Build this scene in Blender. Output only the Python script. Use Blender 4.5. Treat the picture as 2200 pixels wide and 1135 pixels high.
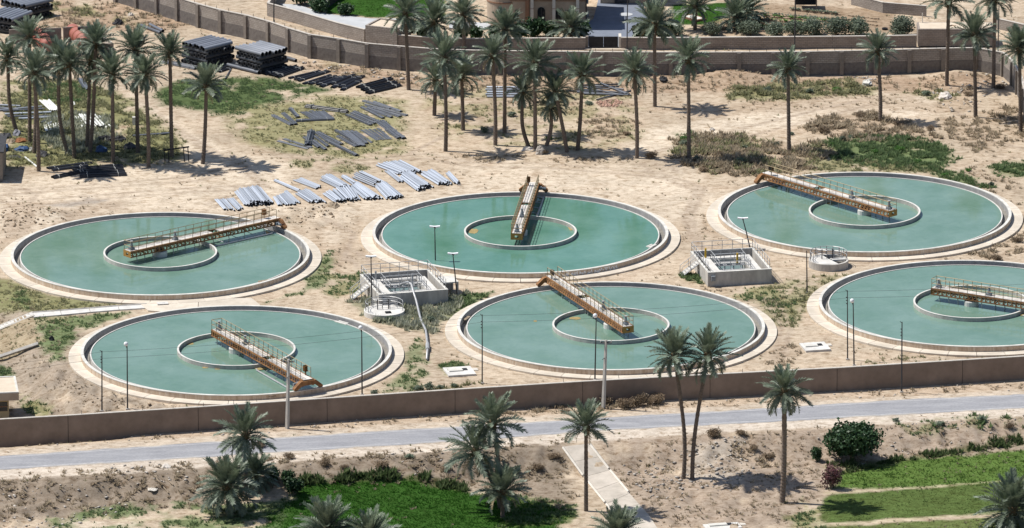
import bpy, math, random
import numpy as np
from mathutils import Vector, Matrix
random.seed(7); np.random.seed(7)
R = math.radians
for o in list(bpy.data.objects): bpy.data.objects.remove(o)
scene = bpy.context.scene
COL = scene.collection

# ---------------------------------------------------------------- camera, sky, sun, exposure
FPX, CH, PITCH = 17300.0, 226.0, R(16.28)
CD = CH / math.tan(PITCH)
cam = bpy.data.cameras.new('camera'); camo = bpy.data.objects.new('camera', cam); COL.objects.link(camo)
cam.sensor_fit = 'HORIZONTAL'; cam.sensor_width = 36.0; cam.lens = FPX / 2200.0 * 36.0
cam.clip_start = 5.0; cam.clip_end = 9000.0
camo.location = (0, -CD, CH); camo.rotation_euler = (math.pi / 2 - PITCH, 0, 0)
scene.camera = camo

LDIR = Vector((0.585, -0.15, -1.04)).normalized()          # the way the sunlight travels
SUN_EL = math.asin(-LDIR.z)
world = bpy.data.worlds.new('World'); scene.world = world; world.use_nodes = True
wn = world.node_tree; bg = wn.nodes['Background']
sky = wn.nodes.new('ShaderNodeTexSky'); sky.sky_type = 'NISHITA'; sky.sun_disc = False
sky.sun_elevation = SUN_EL; sky.sun_rotation = math.atan2(-LDIR.x, -LDIR.y)
sky.altitude = 50; sky.air_density = 1.0; sky.dust_density = 1.0; sky.ozone_density = 1.5
wn.links.new(sky.outputs['Color'], bg.inputs['Color']); bg.inputs['Strength'].default_value = 0.085
sun = bpy.data.lights.new('sun', 'SUN'); suno = bpy.data.objects.new('sun', sun); COL.objects.link(suno)
sun.energy = 4.5; sun.angle = R(0.53); sun.color = (1.0, 0.965, 0.90)
suno.rotation_euler = LDIR.to_track_quat('-Z', 'Y').to_euler(); suno.location = (-60, 40, 120)
scene.view_settings.view_transform = 'Standard'; scene.view_settings.look = 'None'
scene.view_settings.exposure = 0.30; scene.view_settings.gamma = 1.0
scene.view_settings.use_curve_mapping = False

# ---------------------------------------------------------------- places: pixel of the photograph -> metres on the ground
def ray(px, py):
    a = (px - 1100.0) / FPX; b = -(py - 567.5) / FPX
    return Vector((a, math.cos(PITCH) + b * math.sin(PITCH), -math.sin(PITCH) + b * math.cos(PITCH)))
def G(px, py, z=0.0):
    d = ray(px, py); t = (z - CH) / d.z
    return Vector((d.x * t, -CD + d.y * t, z))
def atdepth(px, py, Y):
    d = ray(px, py); t = (Y + CD) / d.y
    return Vector((d.x * t, Y, CH + d.z * t))

# ---------------------------------------------------------------- noise, terrain height
_tab = np.random.RandomState(3).rand(256, 256)
def vnoise(x, y):
    xi = np.floor(x).astype(int); yi = np.floor(y).astype(int)
    fx = x - xi; fy = y - yi; fx = fx * fx * (3 - 2 * fx); fy = fy * fy * (3 - 2 * fy)
    x0 = xi & 255; x1 = (xi + 1) & 255; y0 = yi & 255; y1 = (yi + 1) & 255
    return (_tab[x0, y0] * (1 - fx) + _tab[x1, y0] * fx) * (1 - fy) + (_tab[x0, y1] * (1 - fx) + _tab[x1, y1] * fx) * fy
def fbm(x, y, o=4):
    s = 0; a = 0.5; t = 0
    for k in range(o):
        s = s + a * vnoise(x * 2 ** k + 17.3 * k, y * 2 ** k + 9.1 * k); t += a; a *= 0.55
    return s / t
def sstep(a, b, x):
    t = np.clip((x - a) / (b - a), 0, 1); return t * t * (3 - 2 * t)
def polyG(pts, z=-0.1): return np.array([G(p[0], p[1], z)[:2] for p in pts])
def inside_dist(X, Y, P):
    """signed distance to polygon P (positive inside)"""
    ins = np.zeros(X.shape, bool); d = np.full(X.shape, 1e9)
    n = len(P)
    for i in range(n):
        x0, y0 = P[i]; x1, y1 = P[(i + 1) % n]
        c = ((y0 > Y) != (y1 > Y)) & (X < (x1 - x0) * (Y - y0) / (y1 - y0 + 1e-12) + x0)
        ins ^= c
        dx, dy = x1 - x0, y1 - y0
        t = np.clip(((X - x0) * dx + (Y - y0) * dy) / (dx * dx + dy * dy + 1e-12), 0, 1)
        d = np.minimum(d, np.hypot(X - x0 - t * dx, Y - y0 - t * dy))
    return np.where(ins, d, -d)
def line_dist(X, Y, P):
    d = np.full(np.shape(X), 1e9)
    for i in range(len(P) - 1):
        x0, y0 = P[i]; x1, y1 = P[i + 1]; dx, dy = x1 - x0, y1 - y0
        t = np.clip(((X - x0) * dx + (Y - y0) * dy) / (dx * dx + dy * dy), 0, 1)
        d = np.minimum(d, np.hypot(X - x0 - t * dx, Y - y0 - t * dy))
    return d

RIMZ, TR = 0.57, 15.0
TANKPX = [(344.3, 543.3), (1118, 498), (1857.5, 454), (507.7, 751), (1312.5, 698.2), (2087, 650)]
TANK = [G(x, y, RIMZ) for x, y in TANKPX]
ROAD_UP = [(-700, 1024), (0, 979), (520, 944), (1000, 914), (1410, 890), (1600, 879), (1933, 858), (2200, 846), (2900, 815)]
ROAD_LO = [(-700, 1052), (0, 1009), (400, 985), (600, 971), (985, 948), (1306, 924), (1600, 909), (2200, 877), (2900, 845)]
ru = polyG(ROAD_UP, -0.05); rl = polyG(ROAD_LO, -0.05)
def road_lo_y(X): return np.interp(X, rl[:, 0], rl[:, 1])
def road_up_y(X): return np.interp(X, ru[:, 0], ru[:, 1])
HOLL = polyG([(30, 640), (78, 690), (108, 735), (150, 810), (215, 872), (300, 930)])
def holl_x(Y):
    o = np.argsort(HOLL[:, 1]); return np.interp(Y, HOLL[o, 1], HOLL[o, 0])
MOUNDS = [(1560, 168, 0.9, 3.2, 2.2), (1440, 172, 0.5, 2.5, 1.5), (1640, 172, 0.5, 3, 1.5), (45, 462, 0.5, 3.0, 2.5), (110, 462, 0.45, 2.2, 1.8),
          (1830, 176, 0.5, 2.0, 1.2), (2060, 165, 0.7, 2.5, 1.8), (640, 455, 0.25, 3, 2), (1170, 320, 0.4, 1.2, 1.2), (1140, 190, .3, 4, 1.6),
          (60, 1120, 0.6, 4, 3), (20, 1065, .5, 3, 2), (180, 1030, .35, 4, 2), (760, 1000, .3, 5, 1.5), (1530, 965, .6, 3, 3), (1620, 1000, .4, 3, 3)]
MG = [(G(a, b, 0), c, d, e) for a, b, c, d, e in MOUNDS]
ROUGH = [(polyG([(70, 770), (140, 785), (200, 830), (300, 865), (430, 872), (300, 895), (200, 890), (80, 880), (40, 830)], -.5), 1.5), (polyG([(-100, 1056), (500, 1014), (640, 1004), (1000, 981), (1200, 968), (1200, 1040), (1000, 1030), (620, 1025), (400, 1080), (100, 1120), (-100, 1150)], -.8), .9),
         (polyG([(1300, 966), (1700, 940), (2250, 904), (2250, 940), (1900, 975), (1750, 1010), (1700, 1120), (1420, 1120)], -.8), .7), (polyG([(560, 450), (720, 430), (780, 450), (700, 500), (600, 480)], -.1), .6)]
def hgt(X, Y):
    X = np.asarray(X, float); Y = np.asarray(Y, float)
    z = -0.13 + 0.10 * (fbm(X / 7, Y / 7) - .5) + 0.07 * (fbm(X / 1.6, Y / 1.6, 3) - .5)
    for g, a, rx, ry in MG:
        q = ((X - g.x) / rx) ** 2 + ((Y - g.y) / ry) ** 2
        z = z + a * np.exp(-q) * (0.7 + .6 * fbm(X / .8 + 5, Y / .8))
    # hollow beside the lower left tank
    s = holl_x(Y) - X
    yy = sstep(road_up_y(X) + 2.5, road_up_y(X) + 5.0, Y)
    ro = (fbm(X / 1.3 + 40, Y / 1.3 + 3) - .5) * 1.6
    z = z - 1.7 * sstep(-0.3, 5.5, s + ro) * yy * sstep(HOLL[0, 1] + 3, HOLL[0, 1] - 4, Y)
    # road bed and the bank down to the fields
    ry = road_lo_y(X)
    bed = sstep(ry - 4.2, ry - 3.0, Y) * sstep(road_up_y(X) + 3.5, road_up_y(X) + 1.2, Y)
    z = z * (1 - bed) + (-0.09) * bed
    s2 = (ry - 3.2) - Y + (fbm(X / 2.5, Y / 2.5) - .5) * 1.6
    z = z - 1.5 * sstep(0, 5.5, s2) - 0.35 * (fbm(X / 1.1 + 7, Y / 1.1) - .5) * sstep(0, 2.0, s2) * (1 - sstep(5, 8, s2))
    for Pz, am in ROUGH:
        k = sstep(0, 1.5, inside_dist(X, Y, Pz)); n_ = 1 - np.abs(fbm(X / 1.7 + 3, Y / 2.2 + 8, 3) * 2 - 1)
        z = z + am * k * (n_ - .75)
    for t in TANK:
        r = np.hypot(X - t.x, Y - t.y)
        z = np.where(r < 16.4, np.minimum(z, -0.10 + 0 * r), z)
        z = np.where(r < 15.6, -1.2, z)
    return z
def hz(x, y): return float(hgt(np.array([x]), np.array([y]))[0])
def P(px, py, dz=0.0):
    z = -0.1
    for k in range(7):
        g = G(px, py, z); z = 0.5 * z + 0.5 * hz(g.x, g.y) if k > 2 else hz(g.x, g.y)
    g = G(px, py, z); g.z = hz(g.x, g.y) + dz
    return g

# ---------------------------------------------------------------- materials
MATS = {}
def nmat(name):
    m = bpy.data.materials.new(name); m.use_nodes = True; nt = m.node_tree
    MATS[name] = m
    return m, nt, nt.nodes['Principled BSDF']
def N(nt, t, **kw):
    n = nt.nodes.new(t)
    for k, v in kw.items():
        if k in n.inputs: n.inputs[k].default_value = v
        else: setattr(n, k, v)
    return n
def ramp(nt, src, stops):
    r = nt.nodes.new('ShaderNodeValToRGB'); nt.links.new(src, r.inputs[0])
    el = r.color_ramp.elements
    while len(el) < len(stops): el.new(0.5)
    for e, (p, c) in zip(el, stops): e.position = p; e.color = (*c, 1)
    return r.outputs[0]
def coords(nt, scale=(1, 1, 1), kind='Object'):
    tc = N(nt, 'ShaderNodeTexCoord'); mp = N(nt, 'ShaderNodeMapping'); mp.inputs['Scale'].default_value = scale
    nt.links.new(tc.outputs[kind], mp.inputs['Vector']); return mp.outputs[0]
def mixc(nt, f, a, b, mode='MIX'):
    m = nt.nodes.new('ShaderNodeMix'); m.data_type = 'RGBA'; m.blend_type = mode
    for s, v in ((m.inputs[0], f), (m.inputs[6], a), (m.inputs[7], b)):
        if hasattr(v, 'is_output'): nt.links.new(v, s)
        elif isinstance(v, (int, float)): s.default_value = v
        else: s.default_value = (*v, 1)
    return m.outputs[2]
def simple(name, c0, c1, scale=3.0, rough=0.8, metal=0.0, bump=0.0, bscale=None, sv=(1, 1, 1), rnd=0.0, kind='Object', spec=0.3):
    m, nt, b = nmat(name)
    v = coords(nt, sv, kind)
    no = N(nt, 'ShaderNodeTexNoise', Scale=scale, Detail=6.0, Roughness=0.65); nt.links.new(v, no.inputs['Vector'])
    c = ramp(nt, no.outputs[0], [(0.3, c0), (0.7, c1)])
    if rnd:
        oi = N(nt, 'ShaderNodeObjectInfo')
        mr = N(nt, 'ShaderNodeMapRange'); mr.inputs[3].default_value = 1 - rnd; mr.inputs[4].default_value = 1 + rnd
        nt.links.new(oi.outputs['Random'], mr.inputs[0])
        c = mixc(nt, 1.0, c, mr.outputs[0], 'MULTIPLY')
    nt.links.new(c, b.inputs['Base Color'])
    b.inputs['Roughness'].default_value = rough; b.inputs['Metallic'].default_value = metal
    b.inputs['Specular IOR Level'].default_value = spec
    if bump:
        n2 = N(nt, 'ShaderNodeTexNoise', Scale=bscale or scale * 4, Detail=4.0); nt.links.new(v, n2.inputs['Vector'])
        bp = N(nt, 'ShaderNodeBump', Strength=1.0, Distance=bump); nt.links.new(n2.outputs[0], bp.inputs['Height'])
        nt.links.new(bp.outputs[0], b.inputs['Normal'])
    return m
def blocks(name, c1, c2, mortar, bw=0.42, bh=0.205, ms=0.014, dirt=0.35):
    """block masonry on panels whose local x runs along the wall and local z is up"""
    m, nt, b = nmat(name)
    tc = N(nt, 'ShaderNodeTexCoord'); sx = N(nt, 'ShaderNodeSeparateXYZ'); cx = N(nt, 'ShaderNodeCombineXYZ')
    nt.links.new(tc.outputs['Object'], sx.inputs[0]); nt.links.new(sx.outputs[0], cx.inputs[0]); nt.links.new(sx.outputs[2], cx.inputs[1])
    br = N(nt, 'ShaderNodeTexBrick', Scale=1.0); br.inputs['Mortar Size'].default_value = ms
    br.inputs['Brick Width'].default_value = bw; br.inputs['Row Height'].default_value = bh
    br.inputs['Color1'].default_value = (*c1, 1); br.inputs['Color2'].default_value = (*c2, 1); br.inputs['Mortar'].default_value = (*mortar, 1)
    nt.links.new(cx.outputs[0], br.inputs['Vector'])
    oi = N(nt, 'ShaderNodeObjectInfo'); va = N(nt, 'ShaderNodeVectorMath', operation='ADD')
    nt.links.new(tc.outputs['Object'], va.inputs[0]); nt.links.new(oi.outputs['Location'], va.inputs[1])
    no = N(nt, 'ShaderNodeTexNoise', Scale=0.9, Detail=6.0, Roughness=0.7); nt.links.new(va.outputs[0], no.inputs['Vector'])
    c = mixc(nt, dirt, br.outputs[0], ramp(nt, no.outputs[0], [(0.3, (0.16, 0.13, 0.11)), (0.7, (0.42, 0.37, 0.33))]))
    nt.links.new(c, b.inputs['Base Color']); b.inputs['Roughness'].default_value = 0.95; b.inputs['Specular IOR Level'].default_value = .15
    bp = N(nt, 'ShaderNodeBump', Strength=0.9, Distance=0.02); nt.links.new(br.outputs['Fac'], bp.inputs['Height']); bp.invert = True
    nt.links.new(bp.outputs[0], b.inputs['Normal'])
    return m

simple('conc_dust', (0.36, 0.32, 0.27), (0.56, 0.50, 0.43), .6, 0.95)
simple('conc', (0.50, 0.46, 0.40), (0.62, 0.58, 0.52), 1.3, 0.9, bump=.006)
simple('apron', (0.44, 0.385, 0.31), (0.63, 0.56, 0.47), 0.55, 0.9, bump=.006, rnd=.09)
simple('coping', (0.46, 0.44, 0.40), (0.68, 0.66, 0.61), 1.1, 0.85)
simple('lining', (0.27, 0.265, 0.26), (0.42, 0.41, 0.395), 1.5, 0.9, sv=(1, 1, .3))
simple('pipe_lit', (0.15, 0.16, 0.185), (0.25, 0.265, 0.30), 2.0, 0.36, rnd=.2, spec=.5)  # lighter tone for the stack tops, their sunlit highlights put into the colour
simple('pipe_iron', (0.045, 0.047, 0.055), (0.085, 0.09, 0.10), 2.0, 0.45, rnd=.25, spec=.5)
simple('conc_grey', (0.33, 0.31, 0.285), (0.54, 0.51, 0.465), 1.6, 0.9, bump=.008, sv=(1, 1, .35))
simple('conc_pale', (0.48, 0.46, 0.43), (0.66, 0.64, 0.60), 1.2, 0.9, bump=.006)
simple('conc_wet', (0.17, 0.16, 0.14), (0.27, 0.25, 0.22), 1.5, 0.6, sv=(1, 1, .3))
m, nt, b = nmat('tankwall')                                     # weathered concrete with rust coloured runs
v = coords(nt, (1, 1, .12)); v2 = coords(nt, (.25, .25, .25))
n1 = N(nt, 'ShaderNodeTexNoise', Scale=3.2, Detail=5.0, Roughness=.7); nt.links.new(v, n1.inputs['Vector'])
n2 = N(nt, 'ShaderNodeTexNoise', Scale=1.0, Detail=3.0); nt.links.new(v2, n2.inputs['Vector'])
c = ramp(nt, n1.outputs[0], [(0.28, (0.37, 0.27, 0.185)), (0.5, (0.53, 0.42, 0.315)), (0.72, (0.64, 0.56, 0.465))])
c = mixc(nt, ramp(nt, n2.outputs[0], [(.42, (0, 0, 0)), (.62, (1, 1, 1))]), c, (0.47, 0.30, 0.16), 'MIX') if False else c
nt.links.new(c, b.inputs['Base Color']); b.inputs['Roughness'].default_value = .92; b.inputs['Specular IOR Level'].default_value = .2
simple('rust', (0.14, 0.064, 0.029), (0.37, 0.19, 0.080), 1.4, 0.8, bump=.004, rnd=.15)
simple('rustdark', (0.15, 0.06, 0.025), (0.30, 0.12, 0.045), 2.2, 0.8)
simple('ochre', (0.32, 0.16, 0.04), (0.46, 0.25, 0.07), 2.0, 0.6)
simple('railmetal', (0.26, 0.19, 0.11), (0.36, 0.29, 0.17), 2.0, 0.6, metal=.2)
simple('galv', (0.34, 0.34, 0.34), (0.50, 0.50, 0.50), 3.0, 0.5, metal=.35)
simple('darksteel', (0.035, 0.035, 0.04), (0.08, 0.078, 0.08), 3.0, 0.6, metal=.2)
simple('motor', (0.16, 0.18, 0.20), (0.28, 0.30, 0.32), 4.0, 0.5)
simple('decking', (0.42, 0.38, 0.33), (0.66, 0.63, 0.59), 1.3, 0.7, rnd=.1)
simple('whitepaint', (0.72, 0.73, 0.74), (0.82, 0.82, 0.82), 3.0, 0.5)
simple('yellow', (0.50, 0.30, 0.02), (0.60, 0.38, 0.04), 3.0, 0.5)
simple('frontwall', (0.188, 0.137, 0.104), (0.285, 0.212, 0.165), .5, 0.95, bump=.01, bscale=18)
simple('frontcap', (0.42, 0.38, 0.33), (0.56, 0.52, 0.47), 2.0, 0.9)
blocks('blockwall', (0.42, 0.375, 0.33), (0.33, 0.29, 0.255), (0.14, 0.12, 0.105))
blocks('blockbrown', (0.31, 0.262, 0.225), (0.24, 0.20, 0.172), (0.13, 0.11, 0.097))
simple('plinth', (0.12, 0.105, 0.097), (0.21, 0.187, 0.17), 2.6, 0.95, bump=.03, bscale=14)
simple('pillar', (0.17, 0.145, 0.125), (0.27, 0.235, 0.205), 2.5, 0.95, bump=.01)
m, nt, b = nmat('asphalt')
at = N(nt, 'ShaderNodeAttribute', attribute_name='tcol'); v = coords(nt, (.25, 1, 1)); v2 = coords(nt)
n1 = N(nt, 'ShaderNodeTexNoise', Scale=.9, Detail=6.0, Roughness=.7); nt.links.new(v, n1.inputs['Vector'])
n2 = N(nt, 'ShaderNodeTexNoise', Scale=5.0, Detail=4.0); nt.links.new(v2, n2.inputs['Vector'])
c = mixc(nt, 1.0, mixc(nt, 1.0, at.outputs[0], ramp(nt, n1.outputs[0], [(.3, (.80, .80, .81)), (.7, (1.14, 1.13, 1.11))]), 'MULTIPLY'), ramp(nt, n2.outputs[0], [(.3, (.9, .9, .9)), (.7, (1.08, 1.08, 1.08))]), 'MULTIPLY')
nt.links.new(c, b.inputs['Base Color']); b.inputs['Roughness'].default_value = .9; b.inputs['Specular IOR Level'].default_value = .2
simple('roadline', (0.32, 0.32, 0.34), (0.62, 0.61, 0.60), 1.4, 0.8)
simple('pipe_silver', (0.29, 0.32, 0.37), (0.46, 0.49, 0.55), 1.5, 0.40, rnd=.32, spec=.5)
simple('pipe_black', (0.014, 0.015, 0.02), (0.035, 0.037, 0.045), 2.0, 0.38, rnd=.25, spec=.5)
simple('pipe_slate', (0.055, 0.06, 0.073), (0.12, 0.13, 0.152), 2.0, 0.45, rnd=.5, spec=.45)
simple('pipe_white', (0.60, 0.61, 0.58), (0.75, 0.75, 0.72), 2.0, 0.5, rnd=.1)
simple('strap', (0.3, 0.3, 0.29), (0.45, 0.45, 0.43), 2.0, 0.6)
simple('trunk', (0.095, 0.073, 0.058), (0.215, 0.17, 0.138), 5.0, 0.95, bump=.05, bscale=9, sv=(1, 1, 1.8), rnd=.2)
simple('boots', (0.06, 0.05, 0.03), (0.15, 0.11, 0.06), 5.0, 0.95)
simple('leafdead', (0.22, 0.17, 0.10), (0.33, 0.27, 0.16), 3.0, 0.8)
def leafmat(name, c0, c1, trans=0.25, rough=0.45, rnd=.25, spec=.4):
    m, nt, b = nmat(name)
    v = coords(nt); no = N(nt, 'ShaderNodeTexNoise', Scale=1.7, Detail=3.0); nt.links.new(v, no.inputs['Vector'])
    c = ramp(nt, no.outputs[0], [(0.3, c0), (0.7, c1)])
    oi = N(nt, 'ShaderNodeObjectInfo'); mr = N(nt, 'ShaderNodeMapRange'); mr.inputs[3].default_value = 1 - rnd; mr.inputs[4].default_value = 1 + rnd
    nt.links.new(oi.outputs['Random'], mr.inputs[0]); c = mixc(nt, 1.0, c, mr.outputs[0], 'MULTIPLY')
    nt.links.new(c, b.inputs['Base Color']); b.inputs['Roughness'].default_value = rough; b.inputs['Specular IOR Level'].default_value = spec
    tr = N(nt, 'ShaderNodeBsdfTranslucent'); nt.links.new(c, tr.inputs[0])
    mx = N(nt, 'ShaderNodeMixShader', Fac=trans); nt.links.new(b.outputs[0], mx.inputs[1]); nt.links.new(tr.outputs[0], mx.inputs[2])
    nt.links.new(mx.outputs[0], nt.nodes['Material Output'].inputs[0])
    return m
leafmat('frond', (0.088, 0.120, 0.082), (0.205, 0.242, 0.178), .22, .45, .25, .5)
leafmat('frond_fresh', (0.10, 0.138, 0.086), (0.225, 0.265, 0.185), .22, .45, .25, .5)
leafmat('leaf_dark', (0.026, 0.060, 0.024), (0.055, 0.105, 0.042), .15, .5, .2, .35)
leafmat('leaf_olive', (0.13, 0.165, 0.115), (0.23, 0.27, 0.20), .4, spec=.2)
leafmat('leaf_pink', (0.060, 0.060, 0.040), (0.30, 0.13, 0.15), spec=.2)
leafmat('leaf_dry', (0.19, 0.14, 0.095), (0.32, 0.25, 0.175), .3, spec=.1)
leafmat('leaf_crop', (0.055, 0.14, 0.025), (0.11, 0.23, 0.05), .35, spec=.3)
def tuftmat(name):
    m, nt, b = nmat(name)
    at = N(nt, 'ShaderNodeAttribute', attribute_name='tcol'); nt.links.new(at.outputs[0], b.inputs['Base Color'])
    b.inputs['Roughness'].default_value = .8; b.inputs['Specular IOR Level'].default_value = .12
    tr = N(nt, 'ShaderNodeBsdfTranslucent'); nt.links.new(at.outputs[0], tr.inputs[0])
    mx = N(nt, 'ShaderNodeMixShader', Fac=.45); nt.links.new(b.outputs[0], mx.inputs[1]); nt.links.new(tr.outputs[0], mx.inputs[2])
    nt.links.new(mx.outputs[0], nt.nodes['Material Output'].inputs[0])
tuftmat('tuft')
def watermat(name, c0, c1):
    m, nt, b = nmat(name)
    v = coords(nt, (1, 1, 1)); no = N(nt, 'ShaderNodeTexNoise', Scale=.16, Detail=4.0, Roughness=.6); nt.links.new(v, no.inputs['Vector'])
    n5 = N(nt, 'ShaderNodeTexNoise', Scale=.7, Detail=6.0, Roughness=.7, Distortion=1.2); nt.links.new(v, n5.inputs['Vector'])
    cw = mixc(nt, 1.0, ramp(nt, no.outputs[0], [(.36, c0), (.64, c1)]), ramp(nt, n5.outputs[0], [(.3, (.90, .93, .88)), (.5, (1, 1, 1)), (.72, (1.10, 1.07, 1.02))]), 'MULTIPLY')
    nt.links.new(cw, b.inputs['Base Color'])
    b.inputs['Roughness'].default_value = .05; b.inputs['IOR'].default_value = 1.33; b.inputs['Specular IOR Level'].default_value = .5
    n2 = N(nt, 'ShaderNodeTexNoise', Scale=2.6, Detail=3.0); nt.links.new(v, n2.inputs['Vector'])
    bp = N(nt, 'ShaderNodeBump', Strength=.5, Distance=.009); nt.links.new(n2.outputs[0], bp.inputs['Height']); nt.links.new(bp.outputs[0], b.inputs['Normal'])
watermat('water', (0.122, 0.212, 0.163), (0.168, 0.260, 0.218))
watermat('water_green', (0.083, 0.195, 0.143), (0.125, 0.245, 0.197))
watermat('water_grey', (0.13, 0.19, 0.20), (0.17, 0.23, 0.24))
simple('scum', (0.24, 0.17, 0.07), (0.36, 0.29, 0.13), 3.0, 0.9)
simple('paint_white', (0.72, 0.73, 0.73), (0.84, 0.85, 0.85), 9.0, 0.8)
simple('paint_dark', (0.05, 0.03, 0.03), (0.10, 0.06, 0.05), 9.0, 0.8)
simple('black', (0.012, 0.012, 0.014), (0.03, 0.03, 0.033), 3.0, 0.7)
simple('glassdark', (0.012, 0.014, 0.02), (0.02, 0.025, 0.03), 3.0, 0.15, spec=.6)
simple('stone', (0.36, 0.28, 0.21), (0.46, 0.37, 0.28), 1.2, 0.9, bump=.004)
simple('stone_red', (0.24, 0.13, 0.08), (0.33, 0.19, 0.12), 1.5, 0.9)
simple('stone_pale', (0.55, 0.50, 0.43), (0.66, 0.61, 0.54), 1.5, 0.85)
simple('tile_blue', (0.15, 0.17, 0.21), (0.20, 0.22, 0.27), 1.0, 0.8)
simple('paving', (0.38, 0.39, 0.40), (0.48, 0.49, 0.50), .7, 0.9)
simple('lawn', (0.035, 0.11, 0.012), (0.07, 0.17, 0.025), 1.0, 0.95, bump=.03, bscale=9)
simple('soil', (0.25, 0.18, 0.12), (0.34, 0.26, 0.18), 1.0, 0.95, bump=.03, bscale=6)
simple('roofsand', (0.52, 0.43, 0.33), (0.62, 0.53, 0.42), 1.0, 0.95)
simple('cream', (0.46, 0.36, 0.20), (0.55, 0.45, 0.27), 1.0, 0.9)
simple('redtank', (0.26, 0.08, 0.058), (0.40, 0.16, 0.125), 1.6, 0.6)
simple('blue', (0.02, 0.05, 0.12), (0.05, 0.10, 0.22), 3.0, 0.6)
simple('cloth', (0.10, 0.10, 0.12), (0.30, 0.30, 0.33), 2.0, 0.9)
simple('rock', (0.38, 0.34, 0.30), (0.60, 0.55, 0.49), 2.0, 0.95, rnd=.25)
simple('redbrick', (0.34, 0.14, 0.09), (0.52, 0.40, 0.32), 9.0, 0.95)
simple('wood', (0.20, 0.15, 0.10), (0.36, 0.29, 0.21), 4.0, 0.9)
# ---------------------------------------------------------------- mesh helpers
class MB:
    def __init__(s): s.v = []; s.f = []
    def add(s, vs, fs):
        n = len(s.v); s.v += [tuple(v) for v in vs]; s.f += [tuple(i + n for i in f) for f in fs]; return s
    def box(s, c, d, rz=0.0):
        x, y, z = d[0] / 2, d[1] / 2, d[2] / 2; ca, sa = math.cos(rz), math.sin(rz)
        vs = [(c[0] + ca * a * x - sa * b_ * y, c[1] + sa * a * x + ca * b_ * y, c[2] + e * z) for e in (-1, 1) for a, b_ in ((-1, -1), (1, -1), (1, 1), (-1, 1))]
        return s.add(vs, [(3, 2, 1, 0), (4, 5, 6, 7), (0, 1, 5, 4), (1, 2, 6, 5), (2, 3, 7, 6), (3, 0, 4, 7)])
    def prism(s, pts, z0, z1):
        n = len(pts); A = sum(pts[i][0] * pts[(i + 1) % n][1] - pts[(i + 1) % n][0] * pts[i][1] for i in range(n))
        if A < 0: pts = pts[::-1]
        return s.add([(p[0], p[1], z0) for p in pts] + [(p[0], p[1], z1) for p in pts],
                     [tuple(range(n))[::-1], tuple(range(n, 2 * n))] + [(i, (i + 1) % n, n + (i + 1) % n, n + i) for i in range(n)])
    def tube(s, pts, r, k=6, cap=True):
        pts = [Vector(p) for p in pts]; n = len(pts); rs = r if isinstance(r, (list, tuple)) else [r] * n
        vs = []; up = None
        for i, p in enumerate(pts):
            t = (pts[min(i + 1, n - 1)] - pts[max(i - 1, 0)])
            t = t.normalized() if t.length > 1e-9 else Vector((0, 0, 1))
            if up is None: up = Vector((1, 0, 0)) if abs(t.x) < .9 else Vector((0, 1, 0))
            a = (up - t * up.dot(t)).normalized(); b_ = t.cross(a); up = a
            for j in range(k):
                an = 2 * math.pi * j / k; vs.append(p + (a * math.cos(an) + b_ * math.sin(an)) * rs[i])
        fs = [(i * k + j, i * k + (j + 1) % k, (i + 1) * k + (j + 1) % k, (i + 1) * k + j) for i in range(n - 1) for j in range(k)]
        if cap: fs += [tuple(range(k))[::-1], tuple(range((n - 1) * k, n * k))]
        return s.add(vs, fs)
    def bar(s, a, b_, w):
        return s.tube([a, b_], w * .707, 4)
    def lathe(s, prof, seg, close=True, a0=0.0, a1=2 * math.pi):
        full = abs(a1 - a0 - 2 * math.pi) < 1e-6; n = seg if full else seg + 1; m_ = len(prof); vs = []
        for i in range(n):
            a = a0 + (a1 - a0) * i / seg; vs += [(r * math.cos(a), r * math.sin(a), z) for r, z in prof]
        fs = []
        for i in range(seg):
            i2 = (i + 1) % n
            for j in range(m_ if close else m_ - 1):
                j2 = (j + 1) % m_; fs.append((i * m_ + j, i2 * m_ + j, i2 * m_ + j2, i * m_ + j2))
        if not full and close: fs += [tuple(range(m_)), tuple(range((n - 1) * m_, n * m_))[::-1]]
        return s.add(vs, fs)
    def mesh(s, name, mat, smooth=False):
        me = bpy.data.meshes.new(name); me.from_pydata(s.v, [], s.f)
        me.materials.append(MATS[mat])
        if smooth: me.polygons.foreach_set('use_smooth', [True] * len(me.polygons))
        me.update(); return me
    def build(s, name, mat, parent=None, smooth=False, loc=(0, 0, 0), rz=0.0):
        return put(name, s.mesh(name, mat, smooth), parent, loc, rz)
def put(name, me, parent=None, loc=(0, 0, 0), rz=0.0):
    o = bpy.data.objects.new(name, me); COL.objects.link(o); o.location = loc; o.rotation_euler = (0, 0, rz)
    if parent is not None: o.parent = parent
    return o
def empty(name, loc=(0, 0, 0), rz=0.0, parent=None):
    o = put(name, None, parent, loc, rz); o.empty_display_size = .3; return o
def tag(o, label=None, cat=None, group=None, kind=None):
    if label: o['label'] = label
    if cat: o['category'] = cat
    if group: o['group'] = group
    if kind: o['kind'] = kind
    return o
def kids(o): return [c for c in KID.get(o.name, [])]
def copy_tree(o, parent=None):
    c = o.copy(); COL.objects.link(c); c.parent = parent
    for ch in o.children: copy_tree(ch, c)
    return c
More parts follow.
